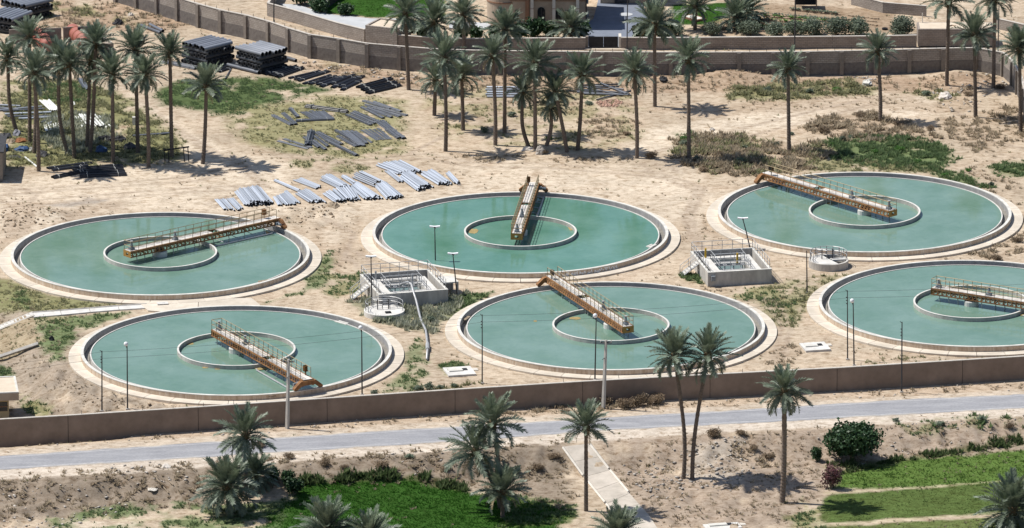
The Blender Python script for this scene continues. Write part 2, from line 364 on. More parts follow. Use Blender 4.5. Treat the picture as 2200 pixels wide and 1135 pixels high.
def fast_mesh(name, V, F3, mat, cols=None):
    me = bpy.data.meshes.new(name); nv, nf = len(V), len(F3)
    me.vertices.add(nv); me.vertices.foreach_set('co', V.astype(np.float32).ravel())
    k = F3.shape[1]
    me.loops.add(nf * k); me.loops.foreach_set('vertex_index', F3.astype(np.int32).ravel())
    me.polygons.add(nf); me.polygons.foreach_set('loop_start', np.arange(0, nf * k, k, dtype=np.int32))
    me.materials.append(MATS[mat])
    if cols is not None:
        a = me.attributes.new('tcol', 'FLOAT_COLOR', 'POINT'); a.data.foreach_set('color', np.c_[cols, np.ones(len(cols))].astype(np.float32).ravel())
    me.update(calc_edges=True); me.validate(); return me

# ---------------------------------------------------------------- ground zones: (polygon in photo pixels, ground colour, strength, soft edge m, noise size m, cover, tuft kind, tufts per m2, tuft size)
SAND = (0.468, 0.386, 0.293); PALE = (0.59, 0.508, 0.405); BROWN = (0.36, 0.265, 0.19); GREYD = (0.27, 0.228, 0.185); OLIVE = (0.215, 0.215, 0.105)
GREEN = (0.128, 0.175, 0.076); LUSH = (0.034, 0.088, 0.015); LIME = (0.115, 0.205, 0.042); SCRUB = (0.38, 0.30, 0.22)
K_GREEN = ((0.105, 0.160, 0.070), (0.175, 0.235, 0.110)); K_OLIVE = ((0.21, 0.215, 0.11), (0.33, 0.32, 0.19)); K_DRY = ((0.29, 0.235, 0.165), (0.46, 0.385, 0.28))
K_GREY = ((0.29, 0.31, 0.21), (0.48, 0.48, 0.38)); K_LUSH = ((0.03, 0.105, 0.012), (0.06, 0.165, 0.025)); K_LIME = ((0.075, 0.150, 0.028), (0.135, 0.215, 0.055)); K_DARK = ((0.06, 0.095, 0.035), (0.13, 0.17, 0.075))
ZONES = [
 # broad bare sand and tracks
 ([(-200, 375), (60, 380), (560, 330), (640, 350), (640, 470), (300, 450), (0, 520), (-200, 520)], PALE, .75, 2, 5, .9, None, 0, 0),
 ([(270, 195), (330, 225), (430, 290), (560, 345), (560, 400), (430, 370), (360, 270), (280, 230)], PALE, .9, 1.0, 3, 1.0, None, 0, 0),
 ([(1380, 280), (1560, 250), (1800, 205), (1900, 190), (2000, 205), (2040, 235), (1960, 260), (1740, 275), (1560, 290), (1400, 340), (1330, 330)], PALE, .9, 1.5, 4, 1.0, None, 0, 0),
 ([(640, 440), (1020, 390), (1500, 370), (1560, 440), (1520, 520), (1450, 480), (780, 470), (700, 560)], PALE, .6, 2, 4, .8, None, 0, 0),
 ([(930, 330), (1500, 360), (1480, 420), (1000, 400)], PALE, .6, 2, 3, .75, None, 0, 0),
 # brown earth
 ([(100, 0), (330, 0), (460, 70), (560, 100), (420, 60), (330, 70), (180, 70), (80, 60)], BROWN, .9, 2, 4, .88, 'DRY', 6, .28),
 ([(640, 125), (900, 160), (1400, 160), (2170, 165), (2170, 200), (1600, 200), (1200, 205), (860, 190), (650, 150)], BROWN, .9, 1.5, 3, .9, 'DRY', 4, .28),
 ([(-50, 640), (110, 660), (200, 740), (250, 850), (420, 880), (300, 930), (-50, 940)], GREYD, .7, 1.5, 2.5, .75, 'DRY', 3, .2),
 ([(-300, 1020), (0, 1022), (500, 985), (900, 965), (1230, 945), (1240, 1100), (1000, 1050), (620, 1040), (430, 1090), (-300, 1150)], (0.25, .205, .16), .95, 1.5, 3, 1.0, 'DRY', 7, .28),
 ([(1280, 940), (2300, 885), (2300, 975), (1900, 990), (1800, 1050), (1700, 1135), (1380, 1135)], (0.335, .27, .213), .9, 1.5, 3, .95, 'DRY', 4, .22),
 # scrub
 ([(880, 160), (1400, 165), (2100, 170), (2180, 260), (1900, 240), (1500, 250), (1000, 270), (880, 230)], (0.37, .285, .205), .6, 2, 3, .62, 'DRY', 2, .24),
 ([(660, 480), (780, 470), (790, 560), (700, 600), (660, 560)], (0.38, .30, .22), .6, 1.5, 2, .6, 'DRY', 2, .18),
 ([(1440, 470), (1540, 470), (1560, 530), (1460, 540)], (0.39, .305, .225), .6, 1.2, 2, .6, 'DRY', 3, .18),
 ([(0, 430), (300, 430), (240, 480), (100, 500), (0, 540)], (0.38, .30, .225), .7, 1.5, 2.5, .65, 'DRY', 2, .18),
 ([(1440, 300), (1500, 285), (1600, 285), (1700, 320), (1760, 300), (1800, 330), (1750, 365), (1640, 385), (1540, 380), (1450, 345)], SCRUB, .9, 1.8, 2.5, .9, 'DRY', 14, .44),
 ([(1740, 255), (1800, 238), (1880, 240), (1950, 260), (2020, 290), (2060, 300), (1960, 310), (1780, 300), (1720, 275)], SCRUB, .9, 1.8, 2, .9, 'DRY', 13, .42),
 ([(1560, 190), (1660, 175), (1800, 170), (1890, 185), (1880, 205), (1780, 210), (1660, 218), (1560, 215)], OLIVE, .85, 1.6, 2, .86, 'OLIVE', 14, .42),
 ([(1940, 200), (2010, 190), (2080, 210), (2020, 222)], OLIVE, .7, .8, 1.5, .7, 'OLIVE', 14, .36),
 ([(1755, 305), (1830, 287), (1960, 293), (2040, 315), (2062, 345), (2010, 368), (1900, 366), (1800, 352)], GREEN, .95, 1.8, 2.5, .9, 'GREEN', 26, .36),
 ([(1440, 300), (1500, 285), (1600, 285), (1700, 320), (1760, 300), (1800, 330), (1750, 365), (1640, 385), (1540, 380), (1450, 345)], OLIVE, .6, 1.5, 1.6, .55, 'OLIVE', 12, .5),
 ([(1990, 360), (2080, 375), (2140, 405), (2090, 405), (2010, 385)], GREEN, .85, 1.4, 2, .95, 'GREEN', 24, .30),
 ([(2110, 360), (2170, 345), (2240, 345), (2240, 385), (2140, 378)], GREEN, .9, 1.4, 2, .95, 'GREEN', 26, .34),
 ([(1700, 330), (1900, 345), (2050, 370), (1900, 372), (1740, 368)], (0.24, .23, .12), .85, 1.4, 2, .82, 'OLIVE', 16, .28),
 ([(2000, 260), (2200, 220), (2240, 300), (2100, 330), (2040, 300)], SCRUB, .75, 1.5, 2, .7, 'DRY', 10, .30),
 ([(2040, 330), (2200, 330), (2200, 480), (2100, 420)], SCRUB, .6, 1.5, 2, .6, 'DRY', 7, .26),
 ([(1440, 280), (1500, 290), (1490, 310), (1450, 305)], GREEN, .6, .6, 1, .6, 'GREEN', 14, .4),
 ([(1540, 300), (1590, 290), (1600, 310), (1550, 315)], GREEN, .6, .6, 1, .6, 'GREEN', 14, .4),
 ([(95, 441), (190, 424), (230, 431), (150, 448)], (0.33, .295, .26), .85, .8, 1.5, .9, None, 0, 0),
 # grass round the pipes and palms
 ([(330, 190), (400, 170), (560, 160), (660, 178), (730, 195), (640, 215), (560, 235), (480, 252), (420, 236), (340, 228)], (0.078, .118, .045), .97, 1.4, 2.0, .86, 'GREEN', 30, .17),
 ([(480, 235), (700, 200), (880, 215), (880, 330), (760, 345), (600, 330), (500, 300)], (0.25, .24, .125), .9, 2, 2.2, .80, 'OLIVE', 10, .17),
 ([(540, 345), (760, 335), (880, 350), (800, 375), (640, 365)], OLIVE, .7, 1, 2, .5, 'OLIVE', 8, .24),
 ([(0, 175), (180, 170), (290, 215), (400, 300), (400, 350), (250, 365), (0, 360)], OLIVE, .95, 1.5, 3, .80, 'OLIVE', 15, .30),
 ([(90, 180), (170, 175), (210, 215), (130, 225), (90, 205)], GREEN, .9, 1, 2, .8, 'GREEN', 18, .32),
 ([(100, 240), (240, 250), (250, 310), (150, 335), (90, 300)], (0.25, .25, .155), .9, 1, 2, .9, 'GREY', 26, .45),
 ([(880, 195), (1060, 180), (1370, 200), (1390, 300), (1240, 330), (950, 300)], (0.30, .27, .155), .7, 2, 2, .58, 'OLIVE', 7, .22),
 ([(1230, 245), (1370, 260), (1370, 305), (1260, 300)], SCRUB, .75, 1, 1.5, .6, 'DRY', 9, .28),
 ([(960, 330), (1200, 330), (1400, 345), (1300, 350), (1000, 352)], SCRUB, .7, 1, 1.5, .65, 'DRY', 9, .24),
 ([(100, 0), (280, 20), (330, 70), (200, 40), (60, 45)], OLIVE, .7, 1.5, 2, .55, 'OLIVE', 10, .3),
 ([(640, 90), (760, 150), (900, 185), (720, 160)], OLIVE, .5, 1, 2, .5, 'DRY', 8, .3),
 # strips round the tanks
 ([(-60, 590), (20, 600), (120, 635), (310, 655), (70, 672), (-60, 690)], OLIVE, .95, 1, 2, .90, 'OLIVE', 16, .20),
 ([(30, 610), (70, 640), (60, 670), (30, 650)], GREEN, .8, .6, 1, .8, 'GREEN', 18, .22),
 ([(75, 682), (300, 664), (240, 690), (165, 720), (140, 775), (110, 778), (80, 735)], GREEN, .9, .8, 2, .90, 'GREEN', 18, .20),
 ([(75, 682), (160, 676), (140, 690), (90, 700)], (0.40, .34, .22), .7, .6, 1, .74, 'OLIVE', 9, .18),
 ([(-60, 690), (75, 682), (95, 735), (0, 780), (-60, 790)], (0.33, .27, .18), .8, .8, 2, .92, 'OLIVE', 9, .18),
 ([(-50, 770), (30, 790), (30, 815), (-50, 815)], GREEN, .9, .6, 1, .9, 'GREEN', 18, .25),
 ([(40, 850), (120, 870), (110, 900), (50, 895)], OLIVE, .9, .8, 1, .75, 'GREEN', 16, .25),
 ([(680, 560), (716, 535), (720, 580), (690, 620), (560, 655), (640, 625)], GREEN, .8, .6, 1.2, .84, 'GREEN', 15, .24),
 ([(680, 590), (790, 585), (790, 630), (720, 645), (690, 625)], OLIVE, .8, .8, 1.5, .74, 'GREEN', 11, .22),
 ([(740, 640), (870, 655), (900, 645), (1010, 630), (960, 690), (940, 720), (880, 710), (790, 690)], (0.26, .25, .165), .95, .8, 1.5, .95, 'GREY', 26, .42),
 ([(960, 640), (1060, 625), (1010, 665), (960, 690)], GREEN, .9, .6, 1.2, .85, 'GREEN', 24, .28),
 ([(870, 745), (900, 720), (930, 780), (900, 850), (810, 845), (870, 790)], GREEN, .7, .8, 1.2, .76, 'GREEN', 12, .22),
 ([(930, 785), (980, 775), (1010, 790), (960, 805)], GREEN, .9, .6, 1, .85, 'GREEN', 20, .24),
 ([(800, 850), (900, 830), (1040, 815), (1030, 835), (800, 860)], SCRUB, .7, .8, 1, .7, 'OLIVE', 10, .32),
 ([(1560, 630), (1650, 615), (1740, 640), (1700, 690), (1620, 660)], OLIVE, .75, 1, 1.5, .70, 'GREEN', 10, .24),
 ([(1620, 620), (1740, 590), (1830, 590), (1760, 640), (1700, 720), (1640, 690)], OLIVE, .6, 1, 1.5, .70, 'OLIVE', 10, .28),
 ([(1455, 590), (1510, 590), (1510, 612), (1465, 605)], GREEN, .9, .5, 1, .9, 'GREEN', 26, .36),
 ([(1300, 615), (1480, 590), (1560, 620), (1640, 680), (1500, 640)], (0.42, .33, .23), .5, 1, 1.5, .6, 'DRY', 5, .2),
 ([(1640, 760), (1700, 740), (1740, 760), (1700, 790), (1640, 785)], SCRUB, .85, .8, 1.2, .75, 'DRY', 12, .24),
 ([(1800, 770), (2200, 760), (2200, 775), (1900, 790)], SCRUB, .6, .6, 1, .6, 'OLIVE', 7, .24),
 ([(2080, 545), (2200, 500), (2240, 540), (2120, 560)], SCRUB, .8, .6, 1.2, .7, 'DRY', 12, .32),
 ([(765, 455), (860, 460), (800, 540), (770, 545)], (0.42, .33, .24), .5, .8, 1.2, .6, 'DRY', 5, .2),
 # verge of the wall and the road
 ([(-300, 1012), (0, 1000), (400, 978), (985, 942), (1306, 918), (1600, 904), (2300, 866), (2300, 892), (1600, 928), (1306, 946), (985, 968), (400, 1008), (0, 1034), (-300, 1052)], (0.54, .475, .40), 1.0, .4, 1.5, 1.0, None, 0, 0),
 ([(-300, 1000), (0, 984), (520, 950), (1000, 920), (1600, 884), (2300, 850), (2300, 832), (1600, 868), (1000, 903), (520, 930), (0, 965), (-300, 985)], (0.50, .43, .35), .9, .5, 1.5, 1.0, None, 0, 0),
 ([(-200, 958), (600, 914), (1000, 886), (1450, 862), (2300, 815), (2300, 830), (1450, 880), (1000, 903), (600, 930), (-200, 975)], (0.44, .35, .265), .8, .6, 1.5, .8, 'DRY', 5, .2),
 ([(1020, 882), (1420, 855), (1420, 880), (1020, 893)], SCRUB, .6, .5, 1, .6, 'DRY', 14, .32),
 # fields
 ([(640, 1036), (760, 1027), (900, 1027), (1000, 1055), (1090, 1062), (1180, 1085), (1240, 1100), (1180, 1160), (560, 1160), (560, 1110), (610, 1075)], LUSH, 1.0, .7, 4, 1.0, 'LUSH', 40, .15),
 ([(640, 1030), (760, 1020), (900, 1022), (1010, 1045), (1000, 1058), (900, 1034), (760, 1036), (650, 1046)], (0.10, .10, .05), .9, .4, 1, .9, 'DARK', 30, .5),
 ([(90, 1115), (240, 1085), (440, 1080), (560, 1078), (640, 1060), (600, 1160), (90, 1160)], GREEN, .9, .8, 2.5, .70, 'GREEN', 16, .20),
 ([(150, 1118), (300, 1105), (330, 1160), (150, 1160)], PALE, .6, .8, 1.5, .7, None, 0, 0),
 ([(1100, 1062), (1240, 1085), (1250, 1120), (1120, 1135), (1060, 1135)], (0.11, .14, .05), .8, .6, 1.5, .8, 'GREEN', 16, .25),
 ([(1800, 1012), (1900, 990), (2000, 985), (2100, 972), (2240, 965), (2240, 1040), (1900, 1052), (1790, 1050)], (0.095, .155, .038), 1.0, .7, 3, 1.0, 'LIME', 22, .15),
 ([(1780, 1062), (1990, 1048), (2140, 1037), (2240, 1030), (2240, 1100), (1960, 1112), (1770, 1126), (1755, 1090)], (0.088, .128, .038), 1.0, .3, 3, 1.0, 'FIELD', 22, .10),
 ([(1770, 1132), (1960, 1120), (2240, 1105), (2240, 1200), (1750, 1200)], (0.125, .155, .055), 1.0, .3, 3, 1.0, 'FIELD', 18, .10),
 ([(1690, 1110), (1770, 1090), (1770, 1160), (1700, 1160)], OLIVE, .9, .8, 1.5, .75, 'GREEN', 14, .25),
 ([(1760, 1000), (1960, 975), (2200, 930), (2240, 950), (2000, 985), (1800, 1020)], (0.15, .15, .075), .9, .5, 1.5, .85, 'DARK', 26, .40),
 ([(1900, 905), (2100, 890), (2240, 890), (2240, 925), (2100, 930), (1960, 940)], OLIVE, .7, .8, 1.5, .6, 'GREEN', 12, .32),
 ([(1480, 955), (1600, 940), (1600, 1050), (1480, 1030)], (0.43, .38, .32), .7, 1, 1.5, .8, None, 0, 0),
 ([(1560, 960), (1700, 930), (1760, 1000), (1640, 1040)], SCRUB, .6, 1, 1.5, .6, 'DRY', 10, .34),
 # behind the walls
 ([(690, 15), (720, -30), (960, -30), (960, 40), (800, 38), (700, 30)], LUSH, 1.0, .4, 3, 1.0, 'LUSH', 14, .12),
 ([(1440, 10), (1580, 5), (1600, 40), (1540, 60), (1440, 50)], LUSH, 1.0, .4, 3, 1.0, 'LUSH', 14, .12),
 ([(1600, 5), (1900, 20), (1990, 70), (1600, 75)], (0.31, .235, .165), 1.0, .8, 3, 1.0, None, 0, 0),
 ([(1500, 55), (1620, 20), (1640, 75), (1520, 77)], (0.40, .30, .21), .9, .8, 2, 1.0, 'DRY', 3, .25),
 ([(590, 40), (800, 100), (780, 90), (600, 32)], BROWN, .8, .5, 1.5, .8, 'DRY', 4, .2),
]
# terrain heights on the sheet that becomes the ground
gx = np.concatenate([-np.geomspace(4000, 67, 26), np.arange(-66, 66.01, 0.36), np.geomspace(67, 4000, 26)])
gy = np.concatenate([-np.geomspace(3000, 97, 24), np.arange(-96, 126.01, 0.45), np.geomspace(127, 6000, 28)])
X, Y = np.meshgrid(gx, gy); Z = hgt(X, Y)
def hgrid(x, y):
    x = np.asarray(x, float); y = np.asarray(y, float)
    i = np.clip(np.searchsorted(gx, x) - 1, 0, len(gx) - 2); j = np.clip(np.searchsorted(gy, y) - 1, 0, len(gy) - 2)
    u = (x - gx[i]) / (gx[i + 1] - gx[i]); w = (y - gy[j]) / (gy[j + 1] - gy[j])
    return (Z[j, i] * (1 - u) + Z[j, i + 1] * u) * (1 - w) + (Z[j + 1, i] * (1 - u) + Z[j + 1, i + 1] * u) * w
def hz(x, y): return float(hgrid(x, y))
def polyT(pts): return np.array([P(p[0], p[1])[:2] for p in pts])
ZP = [polyT(z[0]) for z in ZONES]
def zone_mask(i, X, Y):
    z = ZONES[i]
    pad = 0.5
    Pz = ZP[i]; box = (X > Pz[:, 0].min() - pad) & (X < Pz[:, 0].max() + pad) & (Y > Pz[:, 1].min() - pad) & (Y < Pz[:, 1].max() + pad)
    out = np.zeros(X.shape)
    if not box.any(): return out
    x, y = X[box], Y[box]
    wob = (fbm(x / 1.7 + i, y / 1.7, 3) - .5) * 2.2 * min(1.0, z[3])
    m_ = sstep(-z[3] * .4, z[3], inside_dist(x, y, Pz) + wob)
    c = z[5]
    if c < 1.0:
        n = fbm(x / z[4] + 31 * i, y / z[4] * .8 + 7, 4); m_ = m_ * sstep(.83 - c * .74, 1.03 - c * .74, n)
    out[box] = m_
    return out
FURROW = [polyT(p) for p in ([(1775, 1060), (1990, 1046), (2145, 1035), (2260, 1028)], [(1765, 1129), (1960, 1115), (2145, 1102), (2260, 1096)], [(1765, 1129), (1735, 1095), (1720, 1070)], [(170, 1090), (260, 1120), (430, 1112), (560, 1098)])]
RUTS = [polyT(p) for p in ([(0, 436), (200, 420), (400, 405), (560, 398)], [(0, 448), (220, 428), (420, 412), (560, 408)], [(40, 405), (80, 418), (70, 430)], [(1390, 330), (1600, 275), (1850, 215)], [(1420, 345), (1640, 285), (1870, 225)],
         [(740, 545), (770, 575)], [(765, 540), (805, 575)], [(1380, 352), (1400, 370)], [(1405, 350), (1425, 368)], [(1430, 352), (1455, 370)],
         [(600, 330), (760, 345), (920, 330), (1010, 350), (1180, 352), (1420, 372), (1500, 400)], [(600, 337), (760, 353), (920, 340), (1010, 359), (1180, 361), (1420, 381), (1495, 410)], [(480, 330), (560, 400), (440, 440)], [(490, 325), (575, 400), (455, 447)],
         [(0, 412), (180, 398), (420, 380), (520, 350)], [(0, 420), (180, 406), (430, 388), (535, 356)], [(1500, 400), (1470, 470), (1500, 540)], [(1515, 400), (1485, 470), (1512, 540)], [(290, 215), (380, 285), (470, 340)], [(305, 215), (395, 285), (485, 338)], [(1640, 640), (1680, 700), (1660, 780)], [(1660, 640), (1700, 700), (1680, 775)], [(700, 470), (760, 500), (740, 560)], [(2050, 235), (2120, 300), (2200, 320)], [(880, 330), (960, 290), (1050, 285)]
         )]

# the ground: one sheet, fine in view, coarse out to the horizon
c = np.empty(X.shape + (3,)); n1 = fbm(X / 9, Y / 9, 5)[..., None]; n2 = fbm(X / 2.2 + 50, Y / 2.2, 4)[..., None]
c[:] = np.array(SAND); c = c * (0.80 + .40 * n1) * (0.86 + .28 * n2)
c = c * (1 - .30 * sstep(.56, .72, n2)) + np.array(BROWN) * .30 * sstep(.56, .72, n2)
for i, z in enumerate(ZONES):
    m_ = (zone_mask(i, X, Y) * z[2])[..., None]; c = c * (1 - m_) + np.array(z[1]) * (0.85 + .3 * n2) * m_
for p in FURROW:
    m_ = (.75 * sstep(.34, .08, line_dist(X, Y, p)))[..., None]; c = c * (1 - m_) + np.array((.42, .38, .25)) * m_
for p in RUTS:
    m_ = (.95 * sstep(.5, .1, line_dist(X, Y, p)) * (.4 + .6 * fbm(X / 3, Y / 3, 2)))[..., None]; c = c * (1 - m_) + np.array((.37, .30, .235)) * m_
nr, nc = X.shape; idx = np.arange(nr * nc).reshape(nr, nc)
F = np.stack([idx[:-1, :-1], idx[:-1, 1:], idx[1:, 1:], idx[1:, :-1]], -1).reshape(-1, 4)
m, nt, b = nmat('ground')
at = N(nt, 'ShaderNodeAttribute', attribute_name='tcol')
v = coords(nt, (1, 1, 1)); no = N(nt, 'ShaderNodeTexNoise', Scale=1.1, Detail=9.0, Roughness=.72); nt.links.new(v, no.inputs['Vector'])
n3 = N(nt, 'ShaderNodeTexNoise', Scale=7.0, Detail=4.0, Roughness=.7); nt.links.new(v, n3.inputs['Vector'])
f1 = ramp(nt, no.outputs[0], [(.28, (.60, .56, .52)), (.50, (1.0, 1.0, 1.0)), (.72, (1.10, 1.10, 1.10))])
f2 = ramp(nt, n3.outputs[0], [(.30, (.80, .78, .76)), (.50, (1.0, 1.0, 1.0)), (.75, (1.08, 1.08, 1.08))])
v4 = coords(nt, (.55, 1.0, 1.0)); n4 = N(nt, 'ShaderNodeTexNoise', Scale=1.9, Detail=9.0, Roughness=.74, Distortion=.6); nt.links.new(v4, n4.inputs['Vector'])
f4 = ramp(nt, n4.outputs[0], [(.36, (.60, .53, .46)), (.47, (.92, .90, .88)), (.58, (1.06, 1.06, 1.06))])
cc = mixc(nt, 1.0, mixc(nt, 1.0, mixc(nt, 1.0, at.outputs[0], f1, 'MULTIPLY'), f2, 'MULTIPLY'), f4, 'MULTIPLY')
nt.links.new(cc, b.inputs['Base Color']); b.inputs['Roughness'].default_value = 1.0; b.inputs['Specular IOR Level'].default_value = .05
bp = N(nt, 'ShaderNodeBump', Strength=.8, Distance=.055); nt.links.new(no.outputs[0], bp.inputs['Height']); nt.links.new(bp.outputs[0], b.inputs['Normal'])
gm = fast_mesh('ground', np.stack([X, Y, Z], -1).reshape(-1, 3), F, 'ground', c.reshape(-1, 3))
gm.polygons.foreach_set('use_smooth', [True] * len(gm.polygons))
tag(put('ground', gm), kind='structure')

# ---------------------------------------------------------------- weeds, grass and crops that nobody could count
BLOCK = []                                                   # convex footprints kept free of weeds
def blocked(x, y):
    bad = np.zeros(x.shape, bool)
    for t in TANK: bad |= np.hypot(x - t.x, y - t.y) < 16.35
    bad |= (y < road_up_y(x) + .25) & (y > road_lo_y(x) - .25)
    for Pz in BLOCK: bad |= inside_dist(x, y, Pz) > -.05
    return bad
def scatter(name, kind, pts, sizes, pal, blades=7, spread=.55, tall=1.0):
    """one mesh of small tufts: pts (n,2)"""
    n = len(pts)
    if n == 0: return None
    rs = np.random.RandomState(len(pts) % 9973)
    z = hgrid(pts[:, 0], pts[:, 1]); base = np.c_[pts, z - .02]
    a = rs.rand(n, blades) * 6.283; lean = (0.25 + .75 * rs.rand(n, blades)) * spread; ln = sizes[:, None] * (.55 + .6 * rs.rand(n, blades))
    dx, dy = np.cos(a), np.sin(a)
    off = rs.rand(n, blades) * .45 * sizes[:, None]
    ox = base[:, None, 0] + dx * off; oy = base[:, None, 1] + dy * off; oz = np.repeat(base[:, None, 2], blades, 1)
    w = ln * (.16 + .12 * rs.rand(n, blades)); px_, py_ = -dy * w, dx * w
    tx = ox + dx * ln * lean; ty = oy + dy * ln * lean; tz = oz + ln * tall * np.sqrt(np.maximum(.1, 1 - lean ** 2 * .6))
    V = np.stack([np.stack([ox + px_, oy + py_, oz], -1), np.stack([ox - px_, oy - py_, oz], -1), np.stack([tx, ty, tz], -1)], 2).reshape(-1, 3)
    Fc = np.arange(len(V)).reshape(-1, 3)
    t = rs.rand(n, 1, 1); shade = (.8 + .4 * rs.rand(n, blades, 1))
    cl = (np.array(pal[0]) * (1 - t) + np.array(pal[1]) * t) * shade
    cl = np.repeat(cl.reshape(n * blades, 1, 3), 3, 1).reshape(-1, 3)
    return fast_mesh(name, V, Fc, 'tuft', cl)
PAL = dict(FIELD=((0.080, 0.125, 0.036), (0.120, 0.168, 0.055)), DRY=K_DRY, OLIVE=K_OLIVE, GREEN=K_GREEN, GREY=K_GREY, LUSH=K_LUSH, LIME=K_LIME, DARK=K_DARK)
def all_tufts():
    acc = {}
    rs = np.random.RandomState(11)
    for i, z in enumerate(ZONES):
        if not z[6]: continue
        Pz = ZP[i]; x0, y0 = Pz.min(0) - .5; x1, y1 = Pz.max(0) + .5
        x0, x1 = max(x0, -62), min(x1, 62); y0 = max(y0, -95)
        n = int((x1 - x0) * (y1 - y0) * z[7] * 1.5)
        if n <= 0: continue
        p = np.c_[x0 + rs.rand(n) * (x1 - x0), y0 + rs.rand(n) * (y1 - y0)]
        clump = fbm(p[:, 0] / .9 + 3 * i, p[:, 1] / .9, 2)
        k = (zone_mask(i, p[:, 0], p[:, 1]) > rs.rand(n) * .9 + .1) & ~blocked(p[:, 0], p[:, 1])
        if z[7] < 8: k &= clump > .50
        elif z[5] < .97: k &= clump > .42
        p = p[k]; acc.setdefault(z[6], []).append((p, z[8] * (.35 + 1.15 * rs.rand(len(p)) ** 2.2) * (.7 + .9 * (clump[k] - .3))))
    # stray weeds over the whole yard
    n = 15000; p = np.c_[rs.rand(n) * 124 - 62, rs.rand(n) * 190 - 85]
    k = (fbm(p[:, 0] / 2.6, p[:, 1] / 2.6, 4) > .57) & ~blocked(p[:, 0], p[:, 1]); p = p[k]
    h = len(p) * 3 // 4
    acc.setdefault('DRY', []).append((p[:h], .10 + .16 * rs.rand(h))); acc.setdefault('OLIVE', []).append((p[h:], .10 + .16 * rs.rand(len(p) - h)))
    info = dict(DRY=('dry_weeds', 'low dry brown weeds strewn over the sandy yard and the road bank', 'weeds', 11, 1.0), OLIVE=('olive_weeds', 'thin olive green grass and weeds on the sandy ground', 'grass', 9, .95),
                GREEN=('green_weeds', 'fresh green weeds and grass in patches between tanks and at the field edges', 'grass', 9, .9), GREY=('tall_pale_weeds', 'tall grey green weeds beside the pumping basin and the white pipes', 'weeds', 8, .45),
                LUSH=('lush_grass', 'dense dark green crop and lawn', 'grass', 6, .6), LIME=('pale_crop', 'light green crop in the lower right field', 'crop', 6, .6), FIELD=('short_crop', 'short green grass crop in the strips of the lower right field', 'crop', 6, .8), DARK=('ditch_weeds', 'dark weeds in the ditch along the fields', 'weeds', 9, .7))
    for k, lst in acc.items():
        p = np.concatenate([a for a, _ in lst]); s = np.concatenate([a for _, a in lst])
        nm, lab, cat, bl, sp = info[k]
        tag(put(nm, scatter(nm, k, p, s, PAL[k], bl, sp)), lab, cat, kind='stuff')
# ---------------------------------------------------------------- road
def ribbon(U, L, z, nsub=60):
    xs = np.linspace(U[0, 0], U[-1, 0], nsub); V = []
    for x in xs:
        V += [(x, float(np.interp(x, U[:, 0], U[:, 1])), z), (x, float(np.interp(x, L[:, 0], L[:, 1])), z)]
    return V, [(2 * i, 2 * i + 1, 2 * i + 3, 2 * i + 2) for i in range(nsub - 1)]
jit = np.random.RandomState(2)
ru2 = np.array([(x, np.interp(x, ru[:, 0], ru[:, 1])) for x in np.linspace(ru[0, 0], ru[-1, 0], 240)]); rl2 = np.array([(x, np.interp(x, rl[:, 0], rl[:, 1])) for x in np.linspace(rl[0, 0], rl[-1, 0], 240)])
ruj = ru2.copy(); ruj[:, 1] += (jit.rand(240) - .5) * .25; rlj = rl2.copy(); rlj[:, 1] += (jit.rand(240) - .5) * .3
cols_ = [0, .03, .10, .22, .36, .5, .64, .78, .90, .97, 1.0]; V = []; C = []; nn_ = 360
xs_ = np.linspace(ru2[0, 0], ru2[-1, 0], nn_)
for x in xs_:
    yu, yl = np.interp(x, ruj[:, 0], ruj[:, 1]), np.interp(x, rlj[:, 0], rlj[:, 1])
    for k, t in enumerate(cols_):
        e = min(t, 1 - t); d = float(np.clip(.9 - e / .055 + (vnoise(np.array(x / 1.3), np.array(t * 7 + 3)) - .5) * 1.3, 0, 1)); wt = .04 * math.cos(t * 4 * math.pi)
        V.append((x, yu + (yl - yu) * t, -.076)); C.append([a * (1 + wt) * (1 - d) + b2 * d for a, b2 in zip((.285, .287, .304), (.47, .42, .355))])
V = np.array(V); C = np.array(C); idx = np.arange(len(V)).reshape(nn_, len(cols_))
rd = tag(put('road', fast_mesh('road', V, np.stack([idx[:-1, :-1], idx[:-1, 1:], idx[1:, 1:], idx[1:, :-1]], -1).reshape(-1, 4), 'asphalt', C)), kind='structure')
for side, off in ((ru2, -.45), (rl2, .5)):
    A = side.copy(); A[:, 1] += off; B = A.copy(); B[:, 1] -= .10
    v, f = ribbon(A, B, -0.072, 240); MB().add(v, f).build('edge_line', 'roadline', rd)

# concrete ramp from the road to the field, in slabs, with kerbs
ramp_L = [(1208, 962), (1255, 1027), (1302, 1085), (1330, 1120), (1360, 1165)]; ramp_R = [(1266, 955), (1310, 1012), (1352, 1062), (1395, 1110), (1430, 1165)]
rp = empty('ramp', P(1260, 960)); tag(rp, kind='structure')
RL = [P(*p) for p in ramp_L]; RR = [P(*p) for p in ramp_R]
BLOCK.append(np.array([p[:2] for p in RL] + [p[:2] for p in RR[::-1]]))
for i in range(4):
    for k in range(2):
        def lp(A, t): return A[i].lerp(A[i + 1], t)
        a, b_, c_, d_ = lp(RL, k / 2 + .004), lp(RR, k / 2 + .004), lp(RR, k / 2 + .496), lp(RL, k / 2 + .496)
        q = [p - rp.location + Vector((0, 0, .10)) for p in (a, b_, c_, d_)]
        lo = [p - Vector((0, 0, .3)) for p in q]
        MB().add(lo + q, [(0, 1, 2, 3), (4, 7, 6, 5), (0, 4, 5, 1), (1, 5, 6, 2), (2, 6, 7, 3), (3, 7, 4, 0)]).build('slab', 'conc_dust', rp)
for A, n in ((RL, 3), (RR, 2)):
    for i in range(n):
        p0, p1 = A[i].lerp(A[i + 1], .04) - rp.location, A[i].lerp(A[i + 1], .96) - rp.location
        MB().tube([p0 + Vector((0, 0, .14)), p1 + Vector((0, 0, .14))], .13, 4).build('kerb', 'conc', rp)

